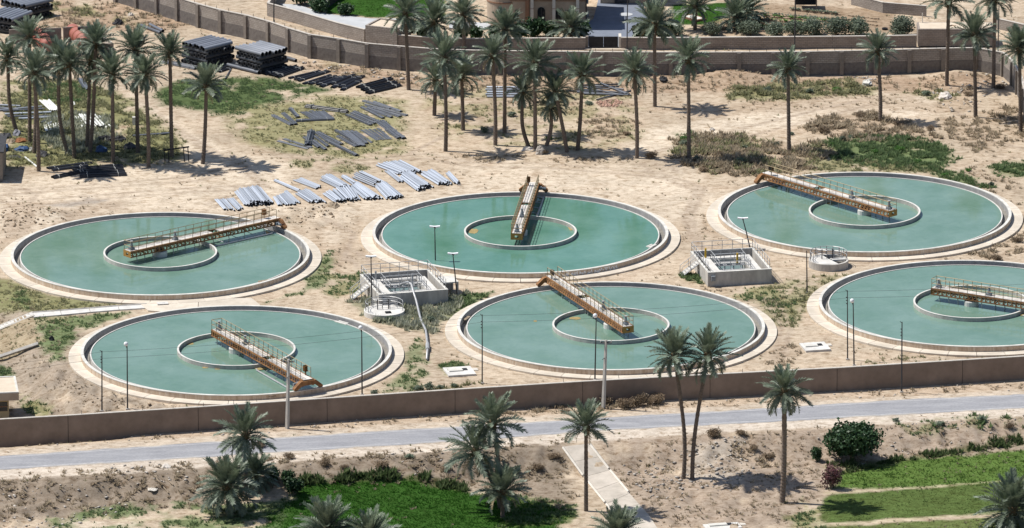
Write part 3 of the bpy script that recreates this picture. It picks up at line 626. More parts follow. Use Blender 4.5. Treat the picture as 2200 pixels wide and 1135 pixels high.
# ---------------------------------------------------------------- the six settling tanks
SEG = 144
T_ME = dict(
 lining=MB().lathe([(14.69, -.35), (14.717, -.35), (14.717, .50), (14.69, .50)], SEG).mesh('lining', 'lining', False),
 wall=MB().lathe([(14.72, -.35), (14.98, -.35), (14.98, .50), (14.72, .50)], SEG).mesh('wall', 'tankwall', False),
 coping=MB().lathe([(14.70, .503), (14.995, .503), (14.995, RIMZ), (14.70, RIMZ)], SEG).mesh('coping', 'coping'),  # paler cap strip: sunlight on the wall top put into its colour
 launder=MB().lathe([(14.14, -.32), (14.685, -.32), (14.685, -.12), (14.14, -.12)], SEG).mesh('launder', 'conc_wet'),
 weir=MB().lathe([(13.97, -.4), (14.08, -.4), (14.08, .33), (13.97, .33)], SEG).mesh('weir', 'conc_pale'),
 baffle_wall=MB().lathe([(5.54, -.3), (5.70, -.3), (5.70, .64), (5.54, .64)], 96).mesh('baffle_wall', 'conc_grey'),
 baffle_coping=MB().lathe([(5.53, .643), (5.71, .643), (5.71, .68), (5.53, .68)], 96).mesh('baffle_coping', 'conc_pale'),
 slab=MB().lathe([(14.985, -.35), (16.17, -.35), (16.17, .05), (14.985, .05)], 4, a0=.0015, a1=2 * math.pi / 36 - .0015).mesh('apron_slab', 'apron'),
 pier=MB().lathe([(.01, -.2), (.72, -.2), (.72, .72), (.66, .80), (.01, .80)], 20).mesh('centre_pier', 'conc_pale'),
)
for k in ('wall', 'coping', 'launder', 'weir', 'baffle_wall', 'baffle_coping', 'pier'):
    pass
nw = 96
wv = [(0, 0, .28)] + [(r * math.cos(2 * math.pi * i / nw), r * math.sin(2 * math.pi * i / nw), .28) for r in (5, 13.98) for i in range(nw)]
wf = [(0, 1 + i, 1 + (i + 1) % nw) for i in range(nw)] + [(1 + i, 1 + nw + i, 1 + nw + (i + 1) % nw, 1 + (i + 1) % nw) for i in range(nw)]
W_ME = {k: MB().add(wv, wf).mesh('water', k) for k in ('water', 'water_green')}
TLAB = ['round settling tank in the far row, leftmost, its bridge pointing to the upper right', 'round settling tank in the middle of the far row, with white writing on its wall',
        'round settling tank in the far row, rightmost, green weeds behind it', 'round settling tank in the near row, leftmost, beside the front wall',
        'round settling tank in the middle of the near row, behind the pair of leaning palms', 'round settling tank in the near row, cut by the right edge of the photo']
tanks = []
for i, t in enumerate(TANK):
    o = empty('settling_tank', (t.x, t.y, 0), [0.5, 0, 2.1, 3.3, 4.4, 1.2][i]); tanks.append(o)
    tag(o, TLAB[i], 'tank', 'round settling tanks')
    for nm, key in (('wall', 'wall'), ('coping', 'coping'), ('lining', 'lining'), ('launder', 'launder'), ('weir', 'weir'), ('baffle_wall', 'baffle_wall'), ('centre_pier', 'pier')):
        q = put(nm, T_ME[key], o)
        if nm == 'baffle_wall': put('coping', T_ME['baffle_coping'], q)
    put('water', W_ME['water_green' if i == 1 else 'water'], o)
    for k in range(36): put('apron_slab', T_ME['slab'], o, (0, 0, 0), 2 * math.pi * k / 36)
def blobmesh(rx, ry, z, seed, mat, h=.012, n=18):
    rs = random.Random(seed)
    pts = [(rx * (0.75 + .4 * rs.random()) * math.cos(6.283 * i / n), ry * (.75 + .4 * rs.random()) * math.sin(6.283 * i / n)) for i in range(n)]
    return MB().prism(pts, z, z + h).mesh('scum_patch', mat)
def scum(ti, px, py, rx, ry, sd):
    g = G(px, py, .285); o = tanks[ti]
    d = Vector((g.x, g.y, 0)) - Vector((o.location.x, o.location.y, 0)); rz = o.rotation_euler.z
    loc = Matrix.Rotation(-rz, 3, 'Z') @ d
    put('scum_patch', blobmesh(rx, ry, .283, sd, 'scum'), o, (loc.x, loc.y, 0), -rz)
for a in ((1, 1017, 497, .55, 1.0, 1), (1, 1229, 491, .4, .8, 2), (4, 1236, 684, .6, .5, 3), (4, 1150, 690, .2, .3, 31), (3, 441, 790, .3, .3, 4), (3, 467, 793, .3, .22, 5), (2, 1868, 490, .35, .3, 6), (2, 1830, 489, .3, .2, 7), (3, 405, 738, .6, .5, 8), (2, 1780, 436, .5, .4, 9)): scum(*a)
# loose boards floating by the weirs
for ti, px, py, L_, rz_, mt in ((1, 1401, 529, 1.3, 1.0, 'coping'), (3, 733, 694, 1.6, -.75, 'coping'), (4, 1003, 684, 1.3, 1.2, 'wood'), (0, 570, 605, 1.5, .45, 'wood')):
    g = G(px, py, .3); q = MB().box((0, 0, 0), (L_, .3, .06)).box((0, .33, .0), (L_ * .8, .2, .06)).build('floating_board', mt, None, loc=(g.x, g.y, .31), rz=rz_)
    tag(q, ['long board floating by the weir of the far left tank', 'white board floating at the right end of the tank with writing', '', 'white board floating at the far right rim of the near left tank', 'short dark board floating at the left rim of the near middle tank'][ti], 'board')

# writing on the tank wall, brushed strokes lying on the curved face
def wall_strokes(ti, strokes, scale, ox, oy, mat, w, name, label):
    t = TANK[ti]; mb = MB(); rr = 14.985
    def onwall(zx, zy):
        px, py = ox + zx / scale, oy + zy / scale
        a = -math.pi / 2
        z = .25
        for _ in range(8):
            x = G(px, py, z).x - t.x; a = -math.acos(max(-1, min(1, x / rr)))
            q = atdepth(px, py, t.y + rr * math.sin(a)); z = q.z
        return a, max(.02, min(.49, z))
    for st in strokes:
        pp = [onwall(*p) for p in st]
        for (a0, z0), (a1, z1) in zip(pp[:-1], pp[1:]):
            du, dz = (a1 - a0) * rr, z1 - z0; L_ = math.hypot(du, dz) or 1e-6
            nx, nz = -dz / L_ * w, du / L_ * w; ex, ez = du / L_ * w * .6, dz / L_ * w * .6
            co = [(a0 * rr - ex + nx, z0 - ez + nz), (a0 * rr - ex - nx, z0 - ez - nz), (a1 * rr + ex - nx, z1 + ez - nz), (a1 * rr + ex + nx, z1 + ez + nz)]
            r2 = rr + .006
            front = [(r2 * math.cos(u / rr), r2 * math.sin(u / rr), z) for u, z in co]
            mb.add(front, [(0, 1, 2, 3), (3, 2, 1, 0)][:1])
    o = mb.build(name, mat, tanks[ti]); o['label'] = label; o['kind'] = 'stuff'
    o.rotation_euler.z = -tanks[ti].rotation_euler.z
    return o
GRAF = [  # traced from the photo, left to right
 [(150, 335), (175, 325), (172, 300)], [(140, 300), (150, 310)],
 [(215, 300), (235, 330), (262, 335), (285, 330), (290, 300)], [(262, 318), (264, 335)], [(305, 285), (308, 333)], [(325, 280), (330, 328)], [(250, 345), (256, 348)],
 [(375, 290), (372, 308), (388, 318), (402, 310), (398, 290), (380, 292)], [(400, 315), (420, 322), (428, 300)], [(430, 280), (432, 320), (450, 318), (452, 275)], [(472, 265), (476, 315)],
 [(510, 275), (530, 272), (535, 292), (510, 298)], [(540, 292), (560, 290), (562, 278)], [(562, 290), (585, 288), (605, 285)], [(605, 262), (590, 268), (600, 280), (618, 280)], [(560, 305), (566, 306)],
 [(640, 300), (655, 302), (668, 290), (665, 272), (652, 275), (660, 285), (668, 285)], [(672, 282), (690, 278), (692, 262)], [(685, 297), (690, 296)], [(712, 232), (722, 288)],
 [(765, 248), (785, 245), (792, 265), (762, 275)], [(795, 265), (820, 260), (822, 245)], [(822, 258), (845, 254), (862, 248)], [(840, 230), (850, 226), (862, 240), (876, 236)], [(815, 275), (822, 274)], [(835, 270), (841, 269)],
 [(872, 210), (882, 206), (888, 222), (876, 226)], [(905, 232), (908, 240)], [(918, 228), (922, 236)],
 [(935, 195), (952, 222), (962, 190)], [(960, 240), (985, 188)], [(1000, 185), (1016, 186), (1024, 222)], [(1030, 240), (1062, 178)], [(1075, 178), (1080, 192), (1098, 190)], [(1080, 192), (1088, 222), (1108, 212)], [(1115, 178), (1130, 172), (1146, 205)], [(1130, 172), (1138, 165)]]
wall_strokes(1, GRAF, 7.857, 1180, 550, 'paint_white', .046, 'painted_writing', 'white hand painted Arabic writing')
wall_strokes(3, [[(1890, 450), (1910, 435), (1925, 445)], [(1940, 455), (1965, 445), (1975, 460), (1990, 450)], [(1995, 455), (2010, 440), (2025, 460)], [(2040, 420), (2050, 455)], [(2060, 420), (2085, 415), (2090, 440)]], 13.75, 440, 820, 'paint_dark', .02, 'painted_writing', 'small dark scribble')

# concrete paving between the two left tanks, path and steps down to the left
def slab_px(name, pts, z0, z1, mat, parent=None):
    q = [G(x, y, z1) for x, y in pts]
    return MB().prism([(p.x, p.y) for p in q], z0, z1).build(name, mat, parent)
pv = empty('paving', (0, 0, 0)); tag(pv, kind='structure')
slab_px('slab', [(299, 650), (318, 667), (424, 676), (426, 643)], -.3, .035, 'apron', pv); slab_px('slab', [(427.2, 643), (425.2, 676), (560, 656), (540, 640)], -.3, .035, 'apron', pv)
hatch = MB().box((0, 0, .075), (1.1, .8, .07)).box((.1, -.1, .125), (.25, .05, .03)).build('manhole_cover', 'conc_pale', None, loc=G(349, 653, .04), rz=.2)
tag(hatch, 'square concrete cover on the paving between the two left tanks', 'cover')
path = empty('path', (0, 0, 0)); tag(path, kind='structure')
pA = [(316, 656), (254, 660), (192, 665), (130, 670), (70, 674)]; pB = [(318, 664), (256, 668), (194, 673), (132, 679), (72, 684)]
for i in range(4):
    a, b_, c_, d_ = pA[i], pA[i + 1], pB[i + 1], pB[i]
    q = [P(*p) for p in (a, b_, c_, d_)]; ctr = sum(q, Vector()) / 4
    q = [ctr + (p - ctr) * .985 for p in q]; hi = [p + Vector((0, 0, .12)) for p in q]; lo = [p - Vector((0, 0, .3)) for p in q]
    MB().add(lo + hi, [(3, 2, 1, 0), (4, 5, 6, 7), (0, 1, 5, 4), (1, 2, 6, 5), (2, 3, 7, 6), (3, 0, 4, 7)]).build('slab', 'conc_pale', path)
    MB().tube([q[0] + Vector((0, 0, .15)), q[1] + Vector((0, 0, .15))], .07, 4).build('kerb', 'conc_grey', path)
stair = empty('garden_stairs', P(70, 679)); tag(stair, 'concrete steps going down at the left edge of the photo', 'stairs')
s0, s1 = P(72, 678), P(-30, 718); s1.z = min(s1.z, s0.z - 1.5); s0.z += .1
d = (s1 - s0); hd = Vector((d.x, d.y, 0)).normalized(); nn = Vector((-hd.y, hd.x, 0)); ns = 13
for k in range(ns):
    c_ = s0 + d * ((k + .5) / ns) - stair.location
    MB().box((c_.x, c_.y, c_.z), (d.length / ns * .96, .85, .20), math.atan2(hd.y, hd.x)).build('step', 'conc_pale', stair)
for sg in (1, -1):
    a, b_ = s0 + nn * .5 * sg - stair.location + Vector((0, 0, .08)), s1 + nn * .5 * sg - stair.location + Vector((0, 0, .08))
    MB().tube([a, b_], .11, 4).build('kerb', 'conc', stair)
g0, g1 = P(82, 742, .1), P(-20, 777, .12)
tr = MB()
dd = (g1 - g0).normalized(); nn = Vector((-dd.y, dd.x, 0)).normalized()
for off, h in ((-.22, .1), (.22, .1), (0, 0)):
    tr.tube([g0 + nn * off + Vector((0, 0, h)), g1 + nn * off + Vector((0, 0, h))], .10 if h else .16, 4)
tag(tr.build('drain_channel', 'conc_grey'), 'narrow concrete drain channel on the slope left of the near left tank', 'drain')

# ---------------------------------------------------------------- rotating scraper bridges
XI, XO, ZD = -4.15, 14.95, 1.56
def make_bridge():
    root = empty('scraper_bridge')
    n = 10; L_ = (XO - XI) / n
    for k in range(n):
        x0 = XI + k * L_
        if k == 5: MB().box((x0 + L_ * .25, 0, ZD), (L_ * .5 - .02, .92, .05)).build('deck_plate', 'decking', root); continue
        MB().box((x0 + L_ / 2, 0, ZD), (L_ - .02, .92, .05)).build('deck_plate', 'decking', root)
    for s in (-1, 1):
        y = s * .55; mb = MB()
        mb.box(((XI + XO) / 2, y, ZD - .06), (XO - XI, .09, .16)).box(((XI + XO) / 2, y, ZD - .60), (XO - XI, .12, .10))
        nb = 40; l = (XO - XI) / nb
        for i in range(nb):
            x = XI + (i + .5) * l
            mb.box((x, y, ZD - .345), (.13, .06, .41))
            mb.bar((x, y, ZD - .55), (x + l, y, ZD - .15), .05)
        mb.build('girder', 'rust', root)
        hr = MB(); np_ = 20
        for i in range(np_):
            x = XI + .05 + i * (14.4 - XI) / (np_ - 1); hr.bar((x, y, ZD), (x, y, ZD + 1.0), .045)
        for z in (.52, 1.0): hr.bar((XI + .05, y, ZD + z), (14.4, y, ZD + z), .045)
        hr.build('handrail', 'railmetal', root)
    hr = MB()
    for z in (.52, 1.0): hr.bar((XI + .05, -.55, ZD + z), (XI + .05, .55, ZD + z), .045)
    hr.build('handrail', 'railmetal', root)
    MB().add([(XI - .03, y, z) for y in (-.6, .6) for z in (ZD - .65, ZD + .02)] + [(XI - .03, y, z) for y in (-.18, .18) for z in (ZD - .45, ZD - .2)],
             [(0, 4, 5, 1), (1, 5, 7, 3), (3, 7, 6, 2), (2, 6, 4, 0)]).build('end_plate', 'ochre', root)
    cross = MB()
    for i in range(12):
        x = XI + .5 + i * 1.6; cross.bar((x, -.55, ZD - .6), (x, .55, ZD - .6), .08)
    cross.build('cross_member', 'rustdark', root)
    for x, hh in ((-3.3, 1), (-2.3, 1), (-1.3, 1), (1.3, 1), (2.4, 1), (3.4, 1), (4.6, 1), (5.2, 1), (7.0, 1), (9.0, 1), (11.0, 1), (12.9, 1)):
        lg = MB()
        s = -1 if int(x * 10) % 2 else 1
        lg.tube([(x, s * .42, ZD - .6), (x + .1, s * .42, .1)], .05, 5)
        if x > 6: lg.bar((x + .05, s * .42, .75), (x + .6, -1.05, .36), .05)
        lg.build('scraper_leg', 'galv', root)
    MB().tube([(6.1, -.95, .36), (6.5, -1.1, .36), (13.4, -1.15, .36), (13.8, -.7, .36)], .085, 6).build('scum_boom', 'galv', root)
    MB().box((6.1, -.5, .33), (.7, .9, .05)).build('scum_box', 'scum', root)
    for x in (XI + .55, 1.9):
        mo = MB().box((x, 0, ZD + .14), (.5, .42, .22)).tube([(x, 0, ZD + .25), (x, 0, ZD + .5)], .17, 8).tube([(x, 0, ZD + .5), (x, 0, ZD + .85)], [.13, .10], 8).build('gear_motor', 'motor', root)
        MB().tube([(x, 0, ZD + .85), (x, 0, ZD + .92)], .15, 8).build('motor_cap', 'galv', mo)
    MB().tube([(0, 0, .8), (0, 0, ZD - .5)], .45, 14).build('pivot', 'darksteel', root)
    # end carriage riding on the wall
    prof = [(-1.5, RIMZ + .12), (-1.5, RIMZ + .30), (-.8, ZD - .10), (.8, ZD - .10), (1.5, RIMZ + .30), (1.5, RIMZ + .12), (1.15, RIMZ + .12), (.7, RIMZ + .46), (-.7, RIMZ + .46), (-1.15, RIMZ + .12)]
    n = len(prof); x0, x1 = 14.62, 15.08
    MB().add([(x0, y, z) for y, z in prof] + [(x1, y, z) for y, z in prof], [tuple(range(n)), tuple(range(n, 2 * n))[::-1]] + [(i, n + i, n + (i + 1) % n, (i + 1) % n) for i in range(n)]).build('end_carriage', 'rust', root)
    for s in (-1, 1):
        w = MB().tube([(14.72, s * 1.3, RIMZ + .17), (14.98, s * 1.3, RIMZ + .17)], .17, 14).build('wheel', 'darksteel', root)
        MB().tube([(14.70, s * 1.3, RIMZ + .17), (15.0, s * 1.3, RIMZ + .17)], .06, 8).build('hub', 'galv', w)
    MB().box((14.4, -.75, RIMZ + .55), (.35, .3, .3)).tube([(14.4, -.9, RIMZ + .55), (14.4, -1.3, RIMZ + .55)], .14, 8).build('drive_motor', 'motor', root)
    return root
proto = make_bridge()
BANG = [40, 84.7, 131, -61, 112.9, -29.4]
BLAB = ['rusty scraper bridge pointing to the upper right, on the far left tank', 'scraper bridge seen almost end on, on the tank with white writing', 'rusty scraper bridge on the far right tank, green weeds behind it',
        'orange scraper bridge coming toward the front wall, on the near left tank', 'orange scraper bridge running to the upper left, on the near middle tank', 'scraper bridge cut by the right edge of the photo']
CAB = ['rust', 'rust', 'darksteel', 'ochre', 'coping', 'rust']
for i, t in enumerate(TANK):
    o = proto if i == 0 else copy_tree(proto)
    o.location = (t.x, t.y, 0); o.rotation_euler = (0, 0, R(BANG[i])); tag(o, BLAB[i], 'bridge', 'scraper bridges on the round tanks')
    cb = MB().box((13.6, .40, ZD + .68), (.42, .30, .55)).bar((13.6, .40, ZD), (13.6, .40, ZD + .42), .07).build('control_cabinet', CAB[i], o)
    MB().box((13.6, .242, ZD + .70), (.34, .02, .46)).build('cabinet_door', 'darksteel' if CAB[i] == 'coping' else CAB[i], cb)

# ---------------------------------------------------------------- pumping basins
def handrail(mb, pts, h=.9, sp=1.0, r=.045):
    for a, b_ in zip(pts[:-1], pts[1:]):
        a, b_ = Vector(a), Vector(b_); n = max(1, round((b_ - a).length / sp))
        for i in range(n + 1):
            p = a.lerp(b_, i / n); mb.bar(p, p + Vector((0, 0, h)), r)
        for z in (h * .5, h): mb.bar(a + Vector((0, 0, z)), b_ + Vector((0, 0, z)), r)
    return mb
def make_station(name, label, FL, FR, BL, water):
    z = 1.3
    a, b_, c_ = G(*FL, z), G(*FR, z), G(*BL, z)
    rz = math.atan2(b_.y - a.y, b_.x - a.x); W = (b_ - a).length; D = (c_ - a).length * abs(math.sin(math.atan2(c_.y - a.y, c_.x - a.x) - rz))
    o = empty(name, (a.x, a.y, -.12), rz); tag(o, label, 'basin', 'open concrete pumping basins')
    BLOCK.append(np.array([(Matrix.Rotation(rz, 3, 'Z') @ Vector(q) + a)[:2] for q in ((0, 0, 0), (W, 0, 0), (W, D, 0), (0, D, 0))]))
    H = z + .12; w = .24
    for nm, c, d_ in (('front_wall', (W / 2, w / 2, H / 2), (W, w, H)), ('back_wall', (W / 2, D - w / 2, H / 2), (W, w, H)), ('side_wall', (w / 2, D / 2, H / 2), (w, D - 2 * w, H)), ('side_wall', (W - w / 2, D / 2, H / 2), (w, D - 2 * w, H))):
        q = MB().box(c, d_).build(nm, 'conc_grey', o)
        MB().box((c[0], c[1], H + .03), (d_[0] + .04 * (d_[0] > w), d_[1] + .02 * (d_[1] > w), .05)).build('coping', 'coping', q)
    MB().box((W / 2, D / 2, .05), (W - 2 * w, D - 2 * w, .1)).build('floor', 'conc_wet', o)
    # raised walkways round two pits
    zt = H - .28
    def wk(x0, x1, y0, y1): MB().box(((x0 + x1) / 2, (y0 + y1) / 2, zt - .06), (x1 - x0, y1 - y0, .12)).build('walkway', 'conc_pale', o)
    wk(w + .5, W - w - .5, 1.0, 1.75); wk(w + .5, W - w - .5, D - 1.9, D - 1.25); wk(w + .5, w + 1.35, 1.76, D - 1.91); wk(W - w - 1.5, W - w - .5, 1.76, D - 1.91); wk(w + 1.36, W - w - 1.51, 4.0, 4.45)
    for x0, x1, y0, y1 in ((w + 1.25, W - w - 1.4, 1.6, 1.75), (w + 1.25, W - w - 1.4, D - 2.05, D - 1.91)):
        MB().box(((x0 + x1) / 2, (y0 + y1) / 2, (zt - .13) / 2), (x1 - x0, y1 - y0, zt - .13)).build('pit_wall', 'conc_grey', o)
    for x in (w + 1.3, W - w - 1.45):
        MB().box((x, D / 2, (zt - .13) / 2), (.15, D - 4.2, zt - .13)).build('pit_wall', 'conc_grey', o)
    MB().box((W / 2, D / 2, zt - .75), (W - 2 * w - 2.9, D - 4.0, .02)).build('water', water, o)
    # railings
    hr = MB(); t = H + .055
    handrail(hr, [(w / 2, .5, t), (w / 2, D - w / 2, t), (W - w / 2, D - w / 2, t), (W - w / 2, .4, t)], .95); hr.build('railing', 'galv', o)
    hr = MB(); handrail(hr, [(w + 1.4, 1.7, zt), (W - w - 1.5, 1.7, zt), (W - w - 1.5, D - 1.9, zt), (w + 1.4, D - 1.9, zt), (w + 1.4, 1.7, zt)], .85, .9); handrail(hr, [(w + 1.4, 4.42, zt), (W - w - 1.5, 4.42, zt)], .85, .9); hr.build('railing', 'galv', o)
    # pipes and valves in the pits
    for x in (2.4, 3.3, 4.2):
        q = MB().tube([(x, 2.2, zt - .55), (x, 3.6, zt - .5)], .12, 8).tube([(x, 2.9, zt - .5), (x, 2.9, zt + .15)], .06, 6).build('pump_pipe', 'motor', o)
        MB().lathe([(.12, zt + .15), (.2, zt + .15), (.2, zt + .19), (.12, zt + .19)], 10).build('valve_wheel', 'galv', q).location = (x, 2.9, 0)
    for x, y in ((1.2, D - 1.6), (W - 2.6, 3.9)):
        MB().tube([(x, y, zt), (x, y, zt + 1.0)], .10, 8).build('hoist_post', 'yellow' if 'yellow' in label else 'galv', o)
    MB().box((.55, .55, zt + .2), (.9, .7, .08)).build('cover_plate', 'coping', o)
    MB().box((.5, -.16, H * .62), (.42, .3, .5)).build('switch_box', 'motor', o)
    # steps at the left side
    for k in range(7):
        MB().box((-.18 - .24 * k, D * .55, (H - .05) - .19 * (k + 1) + .06), (.26, .9, .12)).build('step', 'conc_pale', o)
    st = MB()
    for y in (D * .55 - .45, D * .55 + .45):
        st.bar((-.05, y, H - .15), (-1.75, y, .05), .12)
        st.bar((-.05, y, H + .8), (-1.75, y, .95), .045); st.bar((-1.75, y, 0), (-1.75, y, .95), .045); st.bar((-.9, y, .6), (-.9, y, 1.6), .045)
    st.build('stair_rail', 'galv', o)
    return o, W, D, H
st2, W2_, D2_, H2_ = make_station('pumping_basin', 'open concrete pumping basin with two yellow posts, left of the far right tank', (1521, 587), (1658, 579), (1475, 541), 'water_grey')
st1, W1_, D1_, H1_ = make_station('pumping_basin', 'open concrete pumping basin with a white pipe climbing out of it', (814, 634.6), (962.6, 623), (775.5, 590), 'water_grey')
# annex table of the left basin
ax = MB().box((W1_ + .95, 3.6, H1_ - .05), (1.6, 2.2, .12)).build('annex_slab', 'coping', st1)
for x, y in ((W1_ + 1.68, 2.6), (W1_ + 1.68, 4.6)): MB().box((x, y, (H1_ - .12) / 2), (.14, .2, H1_ - .12)).build('annex_leg', 'conc_grey', st1)
MB().box((W1_ + .95, 4.62, (H1_ - .12) / 2), (1.3, .1, H1_ - .13)).build('annex_wall', 'conc_grey', st1)
# white pipe from the basin over the weeds
pp = [G(857, 615, 1.0), G(866, 609, 1.35), G(876, 606.5, 1.75), G(884, 611, 1.8), G(889, 630, 1.25), G(894, 645, .75), G(904, 687, .25), G(915, 710, .2), G(919, 744, .15), G(917, 772, .05)]
wp = MB().tube(pp, .115, 8).build('discharge_pipe', 'galv', smooth=True); tag(wp, 'white pipe running from the left pumping basin across the weeds toward the front', 'pipe')
MB().tube([pp[8].lerp(pp[7], .15), pp[8].lerp(pp[9], .25)], .2, 8).build('flange', 'galv', wp)
MB().tube([(pp[3].x - .3, pp[3].y, .9), (pp[3].x, pp[3].y, 1.8), (pp[3].x + .3, pp[3].y, .9)], .05, 4).build('trestle', 'galv', wp)

# round chambers
def make_chamber(px, py, h, label, open_):
    g = G(px, py, h); o = empty('round_chamber', (g.x, g.y, 0), .24); tag(o, label, 'chamber', 'round concrete chambers')
    BLOCK.append(np.array([(g.x + 2.1 * math.cos(a), g.y + 2.1 * math.sin(a)) for a in np.linspace(0, 6.28, 13)[:-1]]))
    rr = 2.0
    MB().lathe([(rr - .2, -.25), (rr, -.25), (rr, h), (rr - .2, h)], 40).build('wall', 'conc_grey' if open_ else 'conc_pale', o)
    def halfmoon(x0, x1):   # top slab strip between x0 and x1
        pts = []
        for s in (1, -1):
            for k in range(9):
                x = x0 + (x1 - x0) * (k / 8 if s > 0 else 1 - k / 8); pts.append((x, s * math.sqrt(max(0, (rr - .21) ** 2 - x * x))))
        return MB().prism(pts, h - .14, h - .01)
    if open_:
        halfmoon(-1.78, -1.1).build('cover_slab', 'conc_pale', o)
        MB().prism([(-1.09, -1.35), (-.1, -1.72), (.55, -1.65), (.1, .1), (-.2, 1.75), (-1.09, 1.35)], h - .14, h - .01).build('cover_slab', 'conc_pale', o)
        MB().prism([(.35, -.2), (1.75, -.3), (1.75, .35), (.25, .4)], h - .14, h - .011).build('cover_slab', 'conc_pale', o)
    else:
        halfmoon(-1.78, -.3).build('cover_slab', 'conc_pale', o); halfmoon(-.29, 1.78).build('cover_slab', 'conc_pale', o)
        MB().box((.15, -1.05, h + .05), (.55, .45, .12)).build('hatch', 'black', o)
    MB().lathe([(.01, -.2), (rr - .21, -.2), (rr - .21, -.1), (.01, -.1)], 24).build('floor', 'black', o)
    hr = MB(); n = 11
    ang = [R(-20 + 220 * i / n) for i in range(n + 1)]
    handrail(hr, [(1.85 * math.cos(a), 1.85 * math.sin(a), h) for a in ang], .85, .9)
    handrail(hr, [(-.9, .9, h), (-.1, .3, h), (1.4, .3, h)], .85, .9); handrail(hr, [(-.9, 1.3, h), (.0, .9, h), (1.4, .9, h)], .85, .9)
    hr.build('railing', 'galv', o)
    for x in (-.6, .5): MB().tube([(x, .3, h), (x, .3, h + 1.0)], .05, 6).build('valve_spindle', 'darksteel', o)
    return o
make_chamber(1780, 557.5, .58, 'low round chamber with two dark openings beside the right pumping basin', True)
make_chamber(825.5, 666, .36, 'low round chamber with railings in front of the left pumping basin', False)

# square manhole slabs
for px, py, w, d_, lab in ((987, 801, 2.7, 2.7, 'square concrete manhole slab behind the front wall, between the two near left tanks'), (1751, 748, 2.5, 2.6, 'square concrete manhole slab behind the front wall, near the right tank'), (1552, 1134, 3.3, 1.6, 'pale concrete slab cut by the bottom edge of the photo')):
    g = P(px, py); o = empty('manhole_slab', (g.x, g.y, g.z), .22); tag(o, lab, 'slab')
    MB().box((0, 0, .06), (w, d_, .28)).build('base', 'conc_pale', o)
    MB().box((-.35, .3, .25), (w * .5, d_ * .38, .10)).build('lid', 'coping', o)
    MB().box((w * .22, .35, .21), (.5, .7, .03)).build('opening', 'black', o)
    MB().box((w * .62, .6, .02), (.5, .7, .12)).build('loose_slab', 'conc', o)
# ---------------------------------------------------------------- walls
def resample(pts, step):
    out = [pts[0]]; 
    for a, b_ in zip(pts[:-1], pts[1:]):
        n = max(1, round((b_ - a).length / step))
        out += [a.lerp(b_, (i + 1) / n) for i in range(n)]
    return out
def catmull(pts, n=6):
    out = []
    for i in range(len(pts) - 1):
        p0, p1, p2, p3 = pts[max(i - 1, 0)], pts[i], pts[i + 1], pts[min(i + 2, len(pts) - 1)]
        for k in range(n):
            t = k / n; out.append(.5 * ((2 * p1) + (p2 - p0) * t + (2 * p0 - 5 * p1 + 4 * p2 - p3) * t * t + (3 * p1 - p0 - 3 * p2 + p3) * t ** 3))
    return out + [pts[-1]]
def even(pts, step):
    L_ = [0]; 
    for a, b_ in zip(pts[:-1], pts[1:]): L_.append(L_[-1] + (b_ - a).length)
    n = max(1, round(L_[-1] / step)); out = []
    for i in range(n + 1):
        s = L_[-1] * i / n; k = 0
        while k < len(L_) - 2 and L_[k + 1] < s: k += 1
        out.append(pts[k].lerp(pts[k + 1], (s - L_[k]) / max(1e-9, L_[k + 1] - L_[k])))
    return out
def bay(parent, name, a, b_, z0, z1, th, mat, off=0.0, gap=0.0):
    d_ = b_ - a; L_ = math.hypot(d_.x, d_.y); rz = math.atan2(d_.y, d_.x); mid = (a + b_) / 2 - parent.location
    nrm = Vector((math.sin(rz), -math.cos(rz), 0))
    return MB().box((0, 0, (z0 + z1) / 2), (L_ - gap, th, z1 - z0)).build(name, mat, parent, loc=(mid.x + nrm.x * off, mid.y + nrm.y * off, 0), rz=rz)

# front wall along the road
fw = [Vector((*G(x, y, -.08)[:2], 0)) for x, y in ((-420, 973), (0, 951.8), (460, 922), (898, 891.6), (1134, 875.5), (1437, 858), (1753, 842), (2200, 814), (2600, 789))]
wl = empty('front_wall', (fw[1].x, fw[1].y, 0)); tag(wl, 'long plain brown wall running beside the road in front of the tanks', 'wall')
HT = 2.22
for a, b_ in zip(*(lambda q: (q[:-1], q[1:]))(even(fw, 12.4))):
    q = bay(wl, 'panel', a, b_, -2.4, HT - .06, .24, 'frontwall', gap=.05); bay(wl, 'joint', b_ - (b_ - a).normalized() * .04, b_ + (b_ - a).normalized() * .04, -2.4, HT - .07, .18, 'black'); bay(wl, 'coping', a, b_, HT - .058, HT, .30, 'frontcap', gap=.03)
rs = random.Random(4)
for q in even(fw, 2.9):
    if rs.random() < .5:
        d_ = q - wl.location; MB().bar((d_.x, d_.y, HT), (d_.x, d_.y, HT + .35), .03).build('fence_post', 'darksteel', wl)

